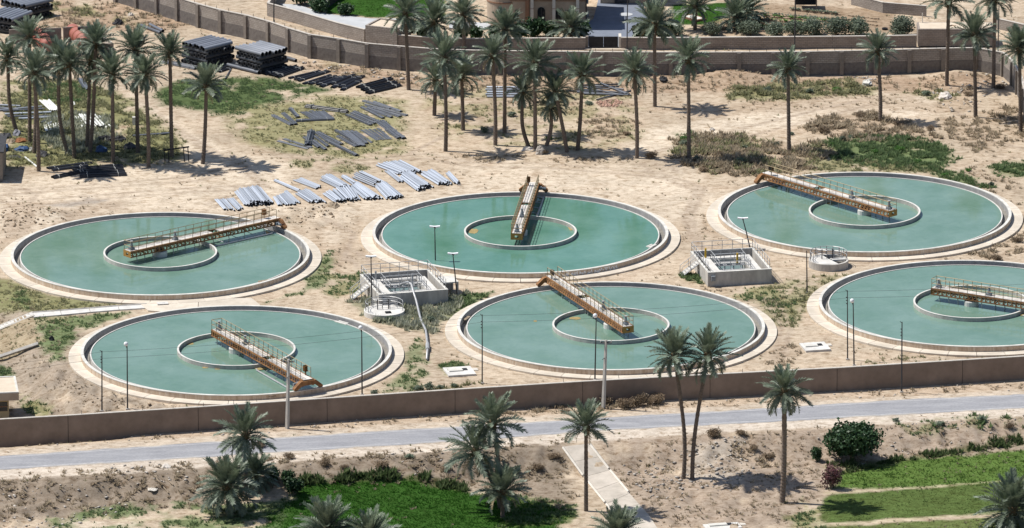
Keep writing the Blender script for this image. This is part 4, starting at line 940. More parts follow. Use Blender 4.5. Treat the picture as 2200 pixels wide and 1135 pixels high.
# block wall behind the yard
bw = [(250, 4), (320, 25), (458, 67), (553, 88), (655, 121.6), (715, 131), (782, 143), (859, 150), (909, 154), (1000, 158.6), (1303, 162.5), (1600, 163), (1829, 160), (2048, 154), (2110, 154), (2150, 161), (2172, 178), (2184, 196), (2196, 225), (2215, 300)]
bp_ = catmull([Vector((*G(x, y, -.1)[:2], 0)) for x, y in bw], 5); BWALL = even(bp_, 3.75)
wl = empty('yard_wall', (BWALL[0].x, BWALL[0].y, 0)); tag(wl, 'long grey block wall with pillars closing off the back of the yard', 'wall')
for i, (a, b_) in enumerate(zip(BWALL[:-1], BWALL[1:])):
    bay(wl, 'plinth', a, b_, -.5, 1.22, .26, 'plinth'); bay(wl, 'block_panel', a, b_, 1.223, 2.52, .20, 'blockwall', gap=.01); bay(wl, 'coping', a, b_, 2.523, 2.60, .28, 'frontcap', gap=.02)
    d_ = b_ - a; rz = math.atan2(d_.y, d_.x); p = a - wl.location
    nrm = Vector((math.sin(rz), -math.cos(rz), 0))
    q = MB().box((0, -.16, 1.0), (.42, .34, 3.02)).build('pillar', 'pillar', wl, loc=(p.x, p.y, 0), rz=rz)
    for t in (.3, .8):
        c_ = a.lerp(b_, t) - wl.location; MB().bar((c_.x, c_.y, 2.6), (c_.x, c_.y, 2.92), .035).build('fence_post', 'darksteel', wl)

# compound wall of the villa
def plain_wall(name, pts, h, mat, label, step=4.6, th=.22, cap='frontcap'):
    q = even([Vector((*G(x, y, 0)[:2], 0)) for x, y in pts], step)
    o = empty(name, (q[0].x, q[0].y, 0)); tag(o, label, 'wall')
    for a, b_ in zip(q[:-1], q[1:]):
        bay(o, 'block_panel', a, b_, -.4, h - .05, th, mat, gap=.004); bay(o, 'coping', a, b_, h - .047, h + .02, th + .06, cap, gap=.02)
    return o
plain_wall('compound_wall', [(576, 32), (614, 42), (659, 54), (707, 70), (784, 89)], 1.38, 'blockwall', 'grey block wall in front of the lawn, left part of the villa compound')
plain_wall('compound_wall', [(856, 98), (930, 104), (1000, 106), (1130, 105), (1258, 104)], 1.22, 'blockbrown', 'brown block wall below the villa, left of the black gate')
plain_wall('compound_wall', [(1334, 104), (1440, 104.5), (1600, 103), (1864, 101), (1969, 99)], 1.25, 'blockbrown', 'brown block wall under the row of olive shrubs, right of the black gate')
plain_wall('compound_wall', [(576, 32), (590, 10), (600, -12)], 1.38, 'blockwall', 'short end of the grey compound wall turning away beside the sandy lane')
plain_wall('far_wall', [(1830, 8), (1900, 26), (1990, 33)], 1.1, 'blockwall', 'low grey wall behind the vegetable plots, above the right shed')
plain_wall('far_wall', [(2134, 58), (2170, 66), (2230, 80)], 1.1, 'blockwall', 'grey wall at the top right corner behind the right palms')
plain_wall('lane_wall', [(690, 24), (720, 2), (760, -18)], .9, 'black', 'dark low wall along the near left side of the lawn')
# annex block on the compound wall
def block_house(name, label, fl, fr, depth, h, mat, roof, par=.18, cat='shed'):
    a, b_ = G(*fl, 0), G(*fr, 0); rz = math.atan2(b_.y - a.y, b_.x - a.x); W = math.hypot(b_.x - a.x, b_.y - a.y)
    o = empty(name, (a.x, a.y, 0), rz); tag(o, label, cat)
    for nm, c, d_ in (('front_wall', (W / 2, .11, h / 2), (W, .22, h)), ('back_wall', (W / 2, depth - .11, h / 2), (W, .22, h)), ('side_wall', (.11, depth / 2, h / 2), (.22, depth - .46, h)), ('side_wall', (W - .11, depth / 2, h / 2), (.22, depth - .46, h))):
        MB().box((0, 0, 0), d_).build(nm, mat, o, loc=c)
    MB().box((W / 2, depth / 2, h - par), (W - .45, depth - .45, .1)).build('roof', roof, o)
    return o, W
plain = block_house('wall_block', 'square block structure with a sandy top at the corner of the compound wall', (785, 91), (853, 99), 3.6, 1.95, 'blockwall', 'roofsand')
shed, W = block_house('flat_roof_shed', 'long low shed with a pale flat roof behind the yard wall, top right', (1972, 99.5), (2134, 99.5), 3.1, 1.93, 'blockbrown', 'roofsand', par=.03)
MB().tube([(W * .42, 1.2, 1.96), (W * .46, 1.5, 1.97), (W * .5, 1.2, 1.96)], .12, 5).build('roof_debris', 'soil', shed)
MB().box((.6, 2.8, 2.4), (.08, .08, 1.3), .4).build('prop', 'stone_pale', shed)

# black gate of the villa with white apron
ga, gb = G(1265, 103, 0), G(1328, 103, 0); gt = empty('driveway_gate', (ga.x, ga.y, 0), math.atan2(gb.y - ga.y, gb.x - ga.x)); tag(gt, 'black two leaf metal gate in the brown compound wall', 'gate')
GW = (gb - ga).length
for k in range(2):
    q = MB().box((GW * (.25 + .5 * k), 0, .68), (GW * .49, .06, 1.2)).build('gate_leaf', 'black', gt)
    MB().box((GW * (.25 + .5 * k), -.04, 1.26), (GW * .49, .05, .06)).box((GW * (.25 + .5 * k), -.04, .12), (GW * .49, .05, .06)).build('leaf_frame', 'darksteel', q)
MB().box((-.2, .1, .65), (.3, .4, 1.3)).build('gate_post', 'pillar', gt); MB().box((GW + .2, .6, .65), (.3, 1.5, 1.3)).build('gate_post', 'conc', gt)
tag(slab_px('driveway_apron', [(1255, 106.5), (1345, 106.5), (1342, 103.8), (1258, 103.8)], -.2, .01, 'roofsand'), kind='structure')
tag(slab_px('driveway', [(1262, 101), (1330, 101), (1400, 60), (1370, -20), (1290, -20), (1275, 40), (1250, 60)], -.2, .03, 'tile_blue'), kind='structure')
tag(slab_px('terrace', [(600, 8), (640, 26), (700, 44), (780, 72), (830, 62), (880, 48), (870, 40), (800, 40), (700, 30), (640, 10)], -.2, .02, 'paving'), kind='structure')
tag(slab_px('terrace', [(965, 45), (1060, 50), (1040, 62), (965, 60)], -.2, .05, 'paving'), kind='structure')

# villa
va, vb = G(1046, 64, 0), G(1261, 64, 0); VW = vb.x - va.x
vl = empty('villa', (va.x, va.y, 0)); tag(vl, 'stone villa with arched windows and pale columns, cut by the top edge of the photo', 'house')
VH = 7.2
MB().box((VW / 2 + 1.0, 6.2, VH / 2), (VW - 2.0, 9.4, VH)).build('wall', 'stone', vl)
MB().box((VW / 2 + 1.0, 1.45, 2.95), (VW - 2.0, .06, .12)).build('string_course', 'stone_red', vl)
MB().lathe([(.01, 0), (1.9, 0), (1.9, VH), (.01, VH)], 40).build('round_bay', 'stone', vl, loc=(1.9, 3.2, 0))
MB().lathe([(1.86, 2.6), (1.96, 2.6), (1.96, 2.75), (1.86, 2.75)], 40).build('string_course', 'stone_red', vl, loc=(1.9, 3.2, 0))
MB().box((VW / 2, 6, VH + .1), (VW + .2, 10, .2)).build('roof', 'roofsand', vl)
def arch(x, w, z0, z1):
    pts = [(x - w / 2, z0), (x + w / 2, z0)] + [(x + w / 2 * math.cos(a), z1 - w / 2 + w / 2 * math.sin(a)) for a in np.linspace(0, math.pi, 9)]
    n = len(pts); y0, y1 = 1.40, 1.52
    q = MB().add([(p[0], y0, p[1]) for p in pts] + [(p[0], y1, p[1]) for p in pts], [tuple(range(n)), tuple(range(n, 2 * n))[::-1]] + [(i, n + i, n + (i + 1) % n, (i + 1) % n) for i in range(n)]).build('arched_window', 'glassdark', vl)
    MB().box((x, 1.36, (z0 + z1) / 2), (.06, .05, z1 - z0 - .2)).build('mullion', 'darksteel', q)
    MB().box((x, 1.32, z0 - .06), (w + .2, .16, .08)).build('sill', 'stone_pale', q)
px2x = lambda px: G(px, 64, 0).x - va.x
for px, w, z0, z1 in ((1163, .85, .75, 2.2), (1200, .7, .65, 2.0), (1225, .8, .6, 1.95), (1110, .4, .7, 1.9)): arch(px2x(px), w, z0, z1)
for px in (1143, 1190, 1241):
    q = MB().box((px2x(px), .95, VH / 2), (.34, .34, VH)).build('column', 'stone_pale', vl)
    MB().box((px2x(px), .95, .12), (.48, .48, .24)).build('base', 'stone', q); MB().box((px2x(px), .95, 2.2), (.38, .38, .05)).build('band', 'stone_red', q)
MB().box((px2x(1133), 1.33, VH / 2), (.45, .12, VH)).build('pilaster', 'stone_red', vl)
MB().box((VW / 2 + 1, 1.0, VH - .15), (VW - 2.2, .6, .3)).build('lintel', 'stone', vl)
MB().box((VW + .06, 2.2, 1.2), (.3, .5, .45)).build('air_conditioner', 'motor', vl); MB().box((VW + .06, 5.2, 1.9), (.3, .5, .45)).build('air_conditioner', 'motor', vl)
MB().tube([(VW - .08, 1.38, 0), (VW - .08, 1.38, VH)], .06, 6).build('drainpipe', 'black', vl)
o2, W = block_house('villa_wing', 'shaded rear wing of the villa beyond the driveway', (1290, 8), (1420, 8), 6, 5.0, 'stone', 'roofsand', cat='house')
MB().box((W * .35, -.05, 1.2), (1.6, .1, 2.2)).build('garage_door', 'darksteel', o2)
# pale rhombus flower bed on the lawn, round table top on the drive
bed = slab_px('flower_bed', [(1466, 35), (1487, 30), (1518, 40), (1495, 43.5)], -.1, .12, 'stone_red'); tag(bed, 'diamond shaped flower bed with a red brick border on the lawn', 'flower bed')
slab_px('gravel_fill', [(1470, 35), (1487, 31.5), (1511, 39.5), (1495, 42)], .125, .15, 'coping', bed)
g = G(1345, 31, .75); tb = empty('round_table', (g.x, g.y, 0)); tag(tb, 'round white table on the driveway of the villa', 'table')
MB().lathe([(.01, .70), (.75, .70), (.75, .76), (.01, .76)], 24).build('table_top', 'paving', tb); MB().tube([(0, 0, 0), (0, 0, .7)], .06, 8).build('leg', 'darksteel', tb)

# vegetable plots: raised earth rows
for i, (a, b_) in enumerate([((1640, 36), (1830, 52)), ((1612, 30), (1800, 46)), ((1606, 40), (1760, 56)), ((1604, 48), (1750, 62)), ((1604, 57), (1740, 68)), ((1700, 22), (1800, 32)), ((1822, 34), (1888, 42)), ((1822, 42), (1884, 48)), ((1850, 50), (1884, 56))]):
    p, q = P(*a), P(*b_); k = 22; mb = MB()
    mb.tube([p.lerp(q, t / k) + Vector((0, random.uniform(-.08, .08), .02)) for t in range(k + 1)], .16, 5)
    o = mb.build('planting_row', 'soil'); tag(o, kind='structure')
    if i < 6:
        cr = MB(); rs = random.Random(i)
        for t in range(70):
            c_ = p.lerp(q, rs.random()) + Vector((rs.uniform(-.1, .1), rs.uniform(-.15, .15), .15))
            for _ in range(4):
                a_ = rs.random() * 6.28; l = rs.uniform(.15, .32); cr.add([c_, c_ + Vector((math.cos(a_) * l, math.sin(a_) * l, l * .7)), c_ + Vector((math.cos(a_ + .7) * l, math.sin(a_ + .7) * l, l * .5))], [(0, 1, 2)])
        tag(cr.build('vegetable_row', 'leaf_olive' if i % 2 else 'leaf_crop'), ['low vegetables growing in the longest row of the plots', 'blue green cabbages in the second row of the plots', 'vegetables in the third row from the back of the plots', 'vegetables in the fourth row from the back of the plots', 'vegetables in the row nearest the olive shrubs', 'bright vegetables in the row farthest back in the plots'][i], 'vegetables')
# dark shelter behind the plots
sh = empty('shelter', G(1712, 18, 0)); tag(sh, 'dark open shelter at the back of the vegetable plots', 'shelter')
MB().box((1.0, .8, 1.5), (2.6, 1.8, .1)).build('roof', 'darksteel', sh); MB().box((1.0, 1.6, .75), (2.4, .1, 1.5)).build('back_wall', 'black', sh)
for x in (-.2, 2.2): MB().bar((x, 0, 0), (x, 0, 1.5), .1).build('post', 'wood', sh)
for px, py, r_, lab in ((1901, 64, .32, 'black tyre lying right of the olive shrubs'),):
    g = P(px, py); tag(MB().lathe([(.18, .02), (r_, .02), (r_, .2), (.18, .2)], 18).build('tyre', 'black', loc=g), lab, 'tyre')

# low house at the lower left corner
a = G(34, 901, -1.6); hs = empty('low_house', (a.x, a.y, -1.6), .12); tag(hs, 'low flat roofed house cut by the left edge, behind the front wall', 'house')
MB().box((-4.6, 2.4, 1.1), (8.0, 3.8, 2.2)).build('wall', 'cream', hs)
MB().box((-4.4, 2.2, 2.35), (9.4, 5.2, .72)).build('fascia', 'stone', hs); MB().box((-4.4, 2.2, 2.73), (9.0, 4.8, .05)).build('roof', 'roofsand', hs)
for sg in (-1, 1): MB().box((-4.4, 2.2 + sg * 2.5, 2.76), (9.4, .2, .12)).build('parapet', 'coping', hs)
MB().box((.2, 2.2, 2.76), (.2, 4.8, .12)).build('parapet', 'coping', hs)
wd = MB().box((-1.6, .48, 1.15), (1.7, .06, .9)).build('window', 'glassdark', hs); MB().box((-1.6, .43, 1.15), (.06, .05, .9)).box((-1.6, .43, 1.15), (1.7, .05, .06)).build('frame', 'stone_red', wd)
# shed whose shadow falls in at the left edge
a = G(6, 388, 0); sd = empty('side_shed', (a.x, a.y, -.1)); tag(sd, 'dark shed corner at the left edge, its shadow on the sand', 'shed')
MB().box((-2.0, 3.0, 1.55), (4.0, 6.0, 3.1)).build('wall', 'pillar', sd); MB().box((-2.0, 3.0, 3.16), (4.3, 6.3, .12)).build('roof', 'darksteel', sd)

# tank bays with red tanks
def P0(px, py): return Vector((*G(px, py, 0)[:2], 0))
by = empty('concrete_bay', P0(84, 92)); tag(by, 'dark concrete bay walls round the red tanks behind the left palms', 'wall')
def bw2(a, b_, h, nm='bay_wall', mat='pillar'):
    return bay(by, nm, P0(*a), P0(*b_), -.3, h, .18, mat)
bw2((20, 92), (132, 88), 1.5); bw2((136, 87), (215, 83), 1.5); bw2((70, 78), (90, 104), .9, mat='conc'); bw2((144, 76), (166, 98), .9, mat='conc'); bw2((210, 108), (244, 106), .7); bw2((210, 84), (240, 104), .7, mat='conc')
for a, b_, lab in (((80, 88), (106, 112), 'rust red cylinder tank lying in the left concrete bay, behind the left palms'), ((156, 80), (186, 106), 'pink red cylinder tank lying in the right concrete bay, behind the left palms')):
    p, q = P0(*a), P0(*b_); p.z = q.z = .75; d_ = (q - p).normalized()
    o = empty('red_tank', (p.x, p.y, 0)); tag(o, lab, 'tank')
    L_ = (q - p).length; rel = lambda t, z=.75: Vector((d_.x * t, d_.y * t, z))
    MB().tube([rel(-.25), rel(0), rel(L_), rel(L_ + .25)], [.45, .8, .8, .45], 18).build('shell', 'redtank', o, smooth=True)
    for t in (.25, .5, .75): MB().tube([rel(L_ * t - .05), rel(L_ * t + .05)], .83, 18).build('band', 'rustdark', o)
    MB().tube([rel(L_ * .5, 1.5), rel(L_ * .5, 1.8)], .2, 10).build('hatch', 'black', o)
    MB().box((d_.x * L_ * .5, d_.y * L_ * .5, .05), (.4, .9, .2)).build('saddle', 'conc', o)
# ---------------------------------------------------------------- pipes
def pipe_mesh(mat, k=9, wall=.90):
    mb = MB(); vs = []
    for x in (0.0, 1.0):
        for r in (1.0, wall): vs += [(x, r * math.cos(6.2832 * j / k), r * math.sin(6.2832 * j / k)) for j in range(k)]
    f = []
    for j in range(k):
        j2 = (j + 1) % k
        f += [(j, 2 * k + j, 2 * k + j2, j2), (k + j, k + j2, 3 * k + j2, 3 * k + j), (j, j2, k + j2, k + j), (2 * k + j, 3 * k + j, 3 * k + j2, 2 * k + j2)]
    me = MB().add(vs, f).mesh('pipe', mat); me.materials.append(MATS['black']); me.polygons.foreach_set('material_index', [0 if i % 4 == 0 else 1 for i in range(len(me.polygons))]); sm = [i % 4 < 2 for i in range(len(me.polygons))]  # bore and end faces black: the shade at the pipe ends as colour
    me.polygons.foreach_set('use_smooth', sm); return me
PM = {k: pipe_mesh(k) for k in ('pipe_silver', 'pipe_black', 'pipe_slate', 'pipe_white', 'pipe_iron', 'pipe_lit')}
STK = MB()
def pipe(a, b_, r, mat, parent=None, name='pipe'):
    d_ = b_ - a; o = put(name, PM[mat], parent, a)
    o.rotation_euler = d_.to_track_quat('X', 'Z').to_euler(); o.scale = (d_.length, r, r); return o
prs = random.Random(21)
def pile(b0, b1, f0, f1, n, r, mat, layers, label, group):
    """pipes lying side by side: far ends from b0 to b1, near ends from f0 to f1 (photo pixels on the ground)"""
    B0, B1, F0, F1 = P(*b0), P(*b1), P(*f0), P(*f1)
    for l in range(layers):
        m_ = n - 2 * l - (1 if l else 0)
        for i in range(max(0, m_)):
            t = (i + .5 + l * 1.0 + (.3 if l else 0) + prs.uniform(-.22, .22)) / n
            a, c_ = B0.lerp(B1, t), F0.lerp(F1, t + prs.uniform(-.3, .3) / n)
            d_ = (c_ - a).normalized(); s = prs.uniform(-.22, .22); z = r + l * r * 1.72 + prs.uniform(0, .05)
            a = a + d_ * s; c_ = c_ + d_ * (s + prs.uniform(-.3, .35)); 
            a.z = hz(a.x, a.y) + z; c_.z = hz(c_.x, c_.y) + z + prs.uniform(-.01, .03)
            tag(pipe(a, c_, r, mat), label, 'pipe', group)
SILV = [
 ((461, 431), (503, 429), (481, 453.5), (523, 451), 12, 1, 'silver pipe in the leftmost flat row, just behind the far left tank'),
 ((504, 416), (562, 406), (526, 444), (590, 440), 17, 3, 'silver pipe in the big pile just above the cabinet of the left bridge'),
 ((587, 428), (618, 412), (597, 444), (646, 438), 13, 1, 'silver pipe in the flat row right of the big left pile'),
 ((635, 420), (663, 409), (664, 438), (698, 435), 9, 2, 'silver pipe in the small pile with dark ends left of the middle gap'),
 ((588, 391), (594, 389), (641, 416), (648, 411), 3, 1, 'silver pipe in the narrow leftmost bundle of the back row'),
 ((631, 390), (650, 385), (680, 408), (692, 403), 5, 1, 'silver pipe in the narrow second bundle of the back row'),
 ((686, 388), (712, 377), (726, 407), (753, 402), 9, 2, 'silver pipe in the third pile of the back row'),
 ((731, 382), (743, 379), (757, 400), (771, 396), 4, 1, 'silver pipe in the small bundle between third and fourth back piles'),
 ((756, 384), (777, 368), (800, 402), (824, 390), 6, 2, 'blue grey pipe in the crossed bundle of the back row'),
 ((691, 420), (758, 400), (718, 436.5), (776, 430), 14, 2, 'silver pipe in the front row pile beside the dark stump'),
 ((755, 406), (772, 395), (782, 430), (822, 427), 11, 2, 'silver pipe in the middle front pile'),
 ((804, 402), (831, 395), (829, 429), (869, 426), 11, 2, 'silver pipe in the right front pile before the gap'),
 ((806, 358), (869, 349), (854, 377), (909, 371), 14, 2, 'silver pipe in the farthest back pile on the right'),
 ((827, 371), (837, 367), (857, 394), (867, 391), 4, 1, 'silver pipe in the short pale bundle left of the largest right pile'),
 ((857, 384), (885, 373), (893, 412), (931, 402), 13, 3, 'silver pipe in the largest right pile'),
 ((903, 377), (933, 369), (940, 399), (971, 396), 12, 2, 'silver pipe in the right pile next to the last bundle'),
 ((958, 376), (966, 371), (977, 397), (989, 395), 4, 1, 'silver pipe in the rightmost small bundle above the middle tank')]
for b0, b1, f0, f1, n, l, lab in SILV: pile(b0, b1, f0, f1, n, .09, 'pipe_silver', l, lab, lab.replace('silver pipe', 'silver pipes').replace('blue grey pipe', 'blue grey pipes'))

def stack(px, py, ztop, dirA, first, label, n=7, r=.245, L_=4.2, layers=5, only=None):
    g = G(px, py, ztop); a = R(dirA)
    for l in range(layers):
        an = a if (l + first) % 2 == 0 else a + math.pi / 2
        d_ = Vector((math.cos(an), math.sin(an), 0)); nrm = Vector((-d_.y, d_.x, 0))
        for i in range(n):
            c_ = Vector((g.x, g.y, -.1 + r + l * 2 * r * .98)) + nrm * ((i - (n - 1) / 2) * 2.28 * r); s = prs.uniform(-.22, .22)
            a_, b_ = c_ - d_ * (L_ / 2 - s), c_ + d_ * (L_ / 2 + s)
            if l == layers - 1: tag(pipe(a_, b_, r, 'pipe_lit'), label, 'pipe', label.replace('pipe on', 'pipes on'))
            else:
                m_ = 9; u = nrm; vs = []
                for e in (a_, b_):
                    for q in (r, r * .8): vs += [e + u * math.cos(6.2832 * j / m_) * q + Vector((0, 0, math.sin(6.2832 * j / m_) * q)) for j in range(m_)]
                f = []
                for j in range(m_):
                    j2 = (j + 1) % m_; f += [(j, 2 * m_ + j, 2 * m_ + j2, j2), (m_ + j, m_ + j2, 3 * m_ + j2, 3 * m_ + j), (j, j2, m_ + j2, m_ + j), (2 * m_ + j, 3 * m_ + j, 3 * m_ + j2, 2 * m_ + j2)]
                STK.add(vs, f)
stack(447, 88, 2.3, 45, 0, 'large dark pipe on top of the left crosswise stack by the block wall')
stack(562, 100, 2.3, 45, 1, 'large dark pipe on top of the right crosswise stack by the block wall')
stack(18, 22, 2.05, -30, 0, 'large dark pipe on top of the stack at the top left corner', layers=4)
stack(58, -6, 2.0, 45, 1, 'large dark pipe on top of the far stack cut by the top edge', layers=4)
tag(STK.build('stacked_pipes', 'pipe_iron'), 'large dark pipes making up the lower layers of the crosswise stacks', 'pipes', kind='stuff')
for a, b_, r, mt, lab in (((488, 143), (556, 160), .21, 'pipe_slate', 'large grey pipe lying alone in front of the right crosswise stack'), ((616, 128), (636, 134), .2, 'pipe_slate', 'short large pipe poking out right of the right crosswise stack'),
        ((303, 58), (345, 74), .18, 'pipe_slate', 'grey pipe lying alone on the brown slope left of the stacks, front one'), ((322, 56), (350, 70), .18, 'pipe_slate', 'grey pipe lying alone on the brown slope left of the stacks, rear one'),
        ((285, 295), (366, 289), .13, 'pipe_slate', 'long grey pipe lying in the weeds between the left palms'), ((54, 340), (80, 361), .10, 'pipe_white', 'white pipe leaning at the foot of the front left palm'),
        ((484, 171), (496, 150), .08, 'pipe_slate', 'short dark pipe lying alone on the edge of the green patch'), ((566, 380), (568, 381), .1, 'pipe_black', '')):
    if lab: tag(pipe(P(*a, r), P(*b_, r), r, mt), lab, 'pipe')
# long pipes and white pipes under the left palms
for i, (a, b_) in enumerate([((-10, 228), (44, 231)), ((-10, 235), (40, 238)), ((-8, 240), (90, 232)), ((6, 243), (96, 237)), ((10, 248), (110, 244)), ((15, 255), (120, 252)), ((40, 258), (124, 254)), ((88, 268), (108, 258)), ((100, 271), (132, 255))]):
    tag(pipe(P(*a, .14 + .08 * (i % 2)), P(*b_, .14), .12, 'pipe_slate' if i % 2 else 'pipe_silver'), 'long grey pipe lying left to right behind the first left palms', 'pipe', 'long grey pipes at the left edge')
pile((84, 219), (108, 218), (108, 241), (131, 240), 8, .10, 'pipe_white', 1, 'white pipe in the small pile behind the left palm trunks', 'white pipes behind the left palm trunks')
pile((158, 252), (216, 252), (176, 277), (240, 275), 9, .11, 'pipe_white', 2, 'white pipe in the large pile among the pale weeds', 'white pipes among the pale weeds')
pile((92, 272), (132, 266), (96, 286), (134, 282), 8, .09, 'pipe_white', 1, 'white pipe in the short pile left of the pale weeds', 'white pipes in the short pile')
tag(pipe(P(159, 222, .1), P(161, 229, .1), .1, 'pipe_white'), 'single white pipe upright in the grass behind the left palms', 'pipe')
pile((166, 172), (180, 171), (182, 196), (192, 194), 4, .10, 'pipe_slate', 1, 'grey pipe in the bundle lying on the track behind the left palms', 'grey pipes on the track behind the left palms')
for i in range(5): tag(pipe(P(1046 - 3 * (i % 2), 190 + 5 * i, .12), P(1118, 190 + 5 * i, .12), .12, 'pipe_silver'), 'blue grey pipe in the neat row behind the middle palms', 'pipe', 'blue grey pipes in the row behind the middle palms')
for i, (a, b_) in enumerate([((1216, 197), (1290, 199)), ((1238, 186), (1332, 184)), ((1236, 191), (1330, 190)), ((1235, 195), (1345, 202)), ((1240, 200), (1350, 207)), ((1255, 204), (1340, 208)), ((1250, 203), (1300, 205)), ((1290, 182), (1345, 204)), ((1296, 183), (1352, 206)), ((1282, 217), (1355, 197)), ((1262, 192), (1334, 207)), ((1240, 189), (1310, 196)), ((1310, 188), (1356, 207)), ((1270, 186), (1340, 195))]):
    tag(pipe(P(*a, .1 + .03 * (i % 4)), P(*b_, .1 + .05 * (i % 3)), .09, 'pipe_slate'), 'dark pipe in the loose heap behind the middle right palms', 'pipe', 'dark pipes in the loose heap behind the middle right palms')

# strapped bundles of thin black pipes
BP = []
def bundle(a, b_, mat, label, group, r=.07, n=7):
    r *= .86
    A, B = P(*a), P(*b_); A.z += r; B.z += r; d_ = B - A; L_ = d_.length
    o = empty('pipe_bundle', A); o.rotation_euler = d_.to_track_quat('X', 'Z').to_euler(); tag(o, label, 'pipes', group)
    rows = {7: [(i - 1.5, 0) for i in range(4)] + [(i - 1, 1) for i in range(3)], 10: [(i - 2, 0) for i in range(5)] + [(i - 1.5, 1) for i in range(4)] + [(0, 2)], 4: [(i - 1, 0) for i in range(3)] + [(-.5, 1)], 5: [(i - 2, 0) for i in range(5)]}[n]
    for y, z in rows:
        p0 = Vector((prs.uniform(-.08, .08), y * 2 * r * 1.14 + prs.uniform(-.15, .15) * r, z * r * 1.7)); pipe(p0, p0 + Vector((L_, 0, 0)), r, mat, o)
    if n > 5:
        yw = max(abs(y) for y, z in rows) * 2.28 * r + r * 1.15; hh = max(z for y, z in rows) * r * 1.75 + r * 1.1
        for t in (.15, .82): MB().box((L_ * t, 0, hh / 2 - r * .5), (.035, yw * 2, hh + r * 1.1)).build('strap', 'strap', o)
def zb(lst, sc, ox, oy, mat, label, group, r, n):
    for (a, b_) in lst: bundle((ox + a[0] / sc, oy + a[1] / sc), (ox + b_[0] / sc, oy + b_[1] / sc), mat, label, group, r, n)
S4 = (4.934, 560, 120)
zb([((40, 205), (300, 135)), ((110, 218), (385, 122)), ((170, 235), (445, 138))], *S4, 'pipe_black', 'strapped bundle of black pipes in the group beside the right crosswise stack', 'black pipe bundles beside the stack', .075, 10)
zb([((300, 245), (625, 170)), ((360, 262), (690, 172)), ((400, 275), (730, 170)), ((450, 305), (740, 212)), ((520, 308), (800, 220)), ((600, 315), (850, 228))], *S4, 'pipe_black', 'bundle of black pipes in the second group along the block wall', 'black pipe bundles, second group', .06, 7)
zb([((640, 335), (900, 225)), ((740, 310), (990, 212)), ((760, 345), (1035, 228)), ((840, 345), (1090, 222)), ((860, 372), (1060, 272))], *S4, 'pipe_black', 'bundle of black pipes in the third group along the block wall', 'black pipe bundles, third group', .07, 7)
zb([((1030, 345), (1385, 250)), ((1080, 375), (1430, 288)), ((1130, 405), (1480, 320))], *S4, 'pipe_black', 'thick strapped bundle of black pipes in the last group before the tall palm', 'black pipe bundles, last group', .075, 10)
zb([((130, 640), (330, 740)), ((240, 618), (375, 735)), ((315, 565), (400, 660))], *S4, 'pipe_slate', 'short grey pipe bundle at the left of the lying bundles on the thin grass', 'short grey pipe bundles', .065, 7)
zb([((440, 600), (560, 672)), ((480, 600), (610, 668)), ((530, 585), (650, 665)), ((600, 590), (700, 672)), ((650, 590), (765, 675))], *S4, 'pipe_slate', 'grey pipe bundle lying under the crossing black bundle', 'grey pipe bundles under the crossing one', .055, 5)
zb([((480, 545), (920, 605))], *S4, 'pipe_black', 'black pipe bundle lying across the others, pointing right', 'crossing black bundle', .08, 10)
zb([((370, 700), (775, 680))], *S4, 'pipe_slate', 'grey pipe bundle lying level across the ends of the others', 'level grey bundle', .075, 7)
zb([((1090, 485), (1380, 568)), ((1200, 498), (1490, 600)), ((1110, 528), (1430, 608)), ((1180, 560), (1480, 652)), ((1260, 570), (1550, 640)), ((1070, 552), (1300, 668)), ((1130, 560), (1390, 660)), ((990, 598), (1230, 698)), ((910, 632), (1170, 742)), ((960, 615), (1210, 725))], *S4, 'pipe_slate', 'grey pipe bundle in the large spread right of the crossing bundle', 'grey pipe bundles in the large spread', .06, 7)
zb([((1230, 698), (1400, 820)), ((1290, 700), (1440, 830)), ((1340, 790), (1470, 885)), ((1400, 800), (1520, 885))], *S4, 'pipe_slate', 'dark ended pipe bundle at the right tip of the spread', 'pipe bundles at the right tip', .075, 7)
zb([((180, 905), (500, 990)), ((250, 885), (540, 978))], *S4, 'pipe_slate', 'thin grey pipe bundle at the lower left of the spread', 'thin grey bundles lower left', .05, 5)
zb([((500, 960), (540, 808))], *S4, 'pipe_slate', 'grey pipe bundle lying away from the viewer among the lower bundles', 'bundle lying away', .085, 10)
zb([((460, 870), (620, 980)), ((570, 858), (720, 968)), ((610, 818), (860, 945)), ((560, 905), (690, 1003)), ((590, 820), (740, 930))], *S4, 'pipe_slate', 'grey pipe bundle in the lower fan left of the long pointing one', 'pipe bundles in the lower fan', .06, 7)
zb([((700, 905), (1020, 1065))], *S4, 'pipe_slate', 'long grey pipe bundle pointing to the lower right', 'long pointing bundle', .07, 7)
zb([((800, 800), (990, 910)), ((820, 858), (1020, 970)), ((870, 810), (1060, 965)), ((910, 805), (1095, 965)), ((960, 808), (1130, 940))], *S4, 'pipe_slate', 'grey pipe bundle in the lower middle group', 'pipe bundles in the lower middle group', .065, 7)
zb([((1000, 800), (1180, 925)), ((1070, 790), (1240, 900)), ((1110, 785), (1270, 893)), ((1150, 780), (1310, 893)), ((1200, 780), (1350, 890)), ((1240, 770), (1380, 888))], *S4, 'pipe_slate', 'thin pale pipe bundle in the lower right group', 'thin pale pipe bundles', .035, 5)
S6 = (4.936, 0, 170)
zb([((505, 955), (970, 895)), ((560, 975), (930, 925))], *S6, 'pipe_black', 'black pipe bundle on the sand below the left palms, left pair', 'black bundles left pair', .07, 7)
zb([((560, 1055), (900, 985)), ((770, 965), (1300, 935)), ((800, 1000), (1310, 965)), ((850, 1045), (1340, 1020)), ((850, 1020), (1330, 1000))], *S6, 'pipe_black', 'black pipe bundle on the sand below the left palms, right heap', 'black bundles right heap', .075, 10)
S3 = (6.875, 340, 40)
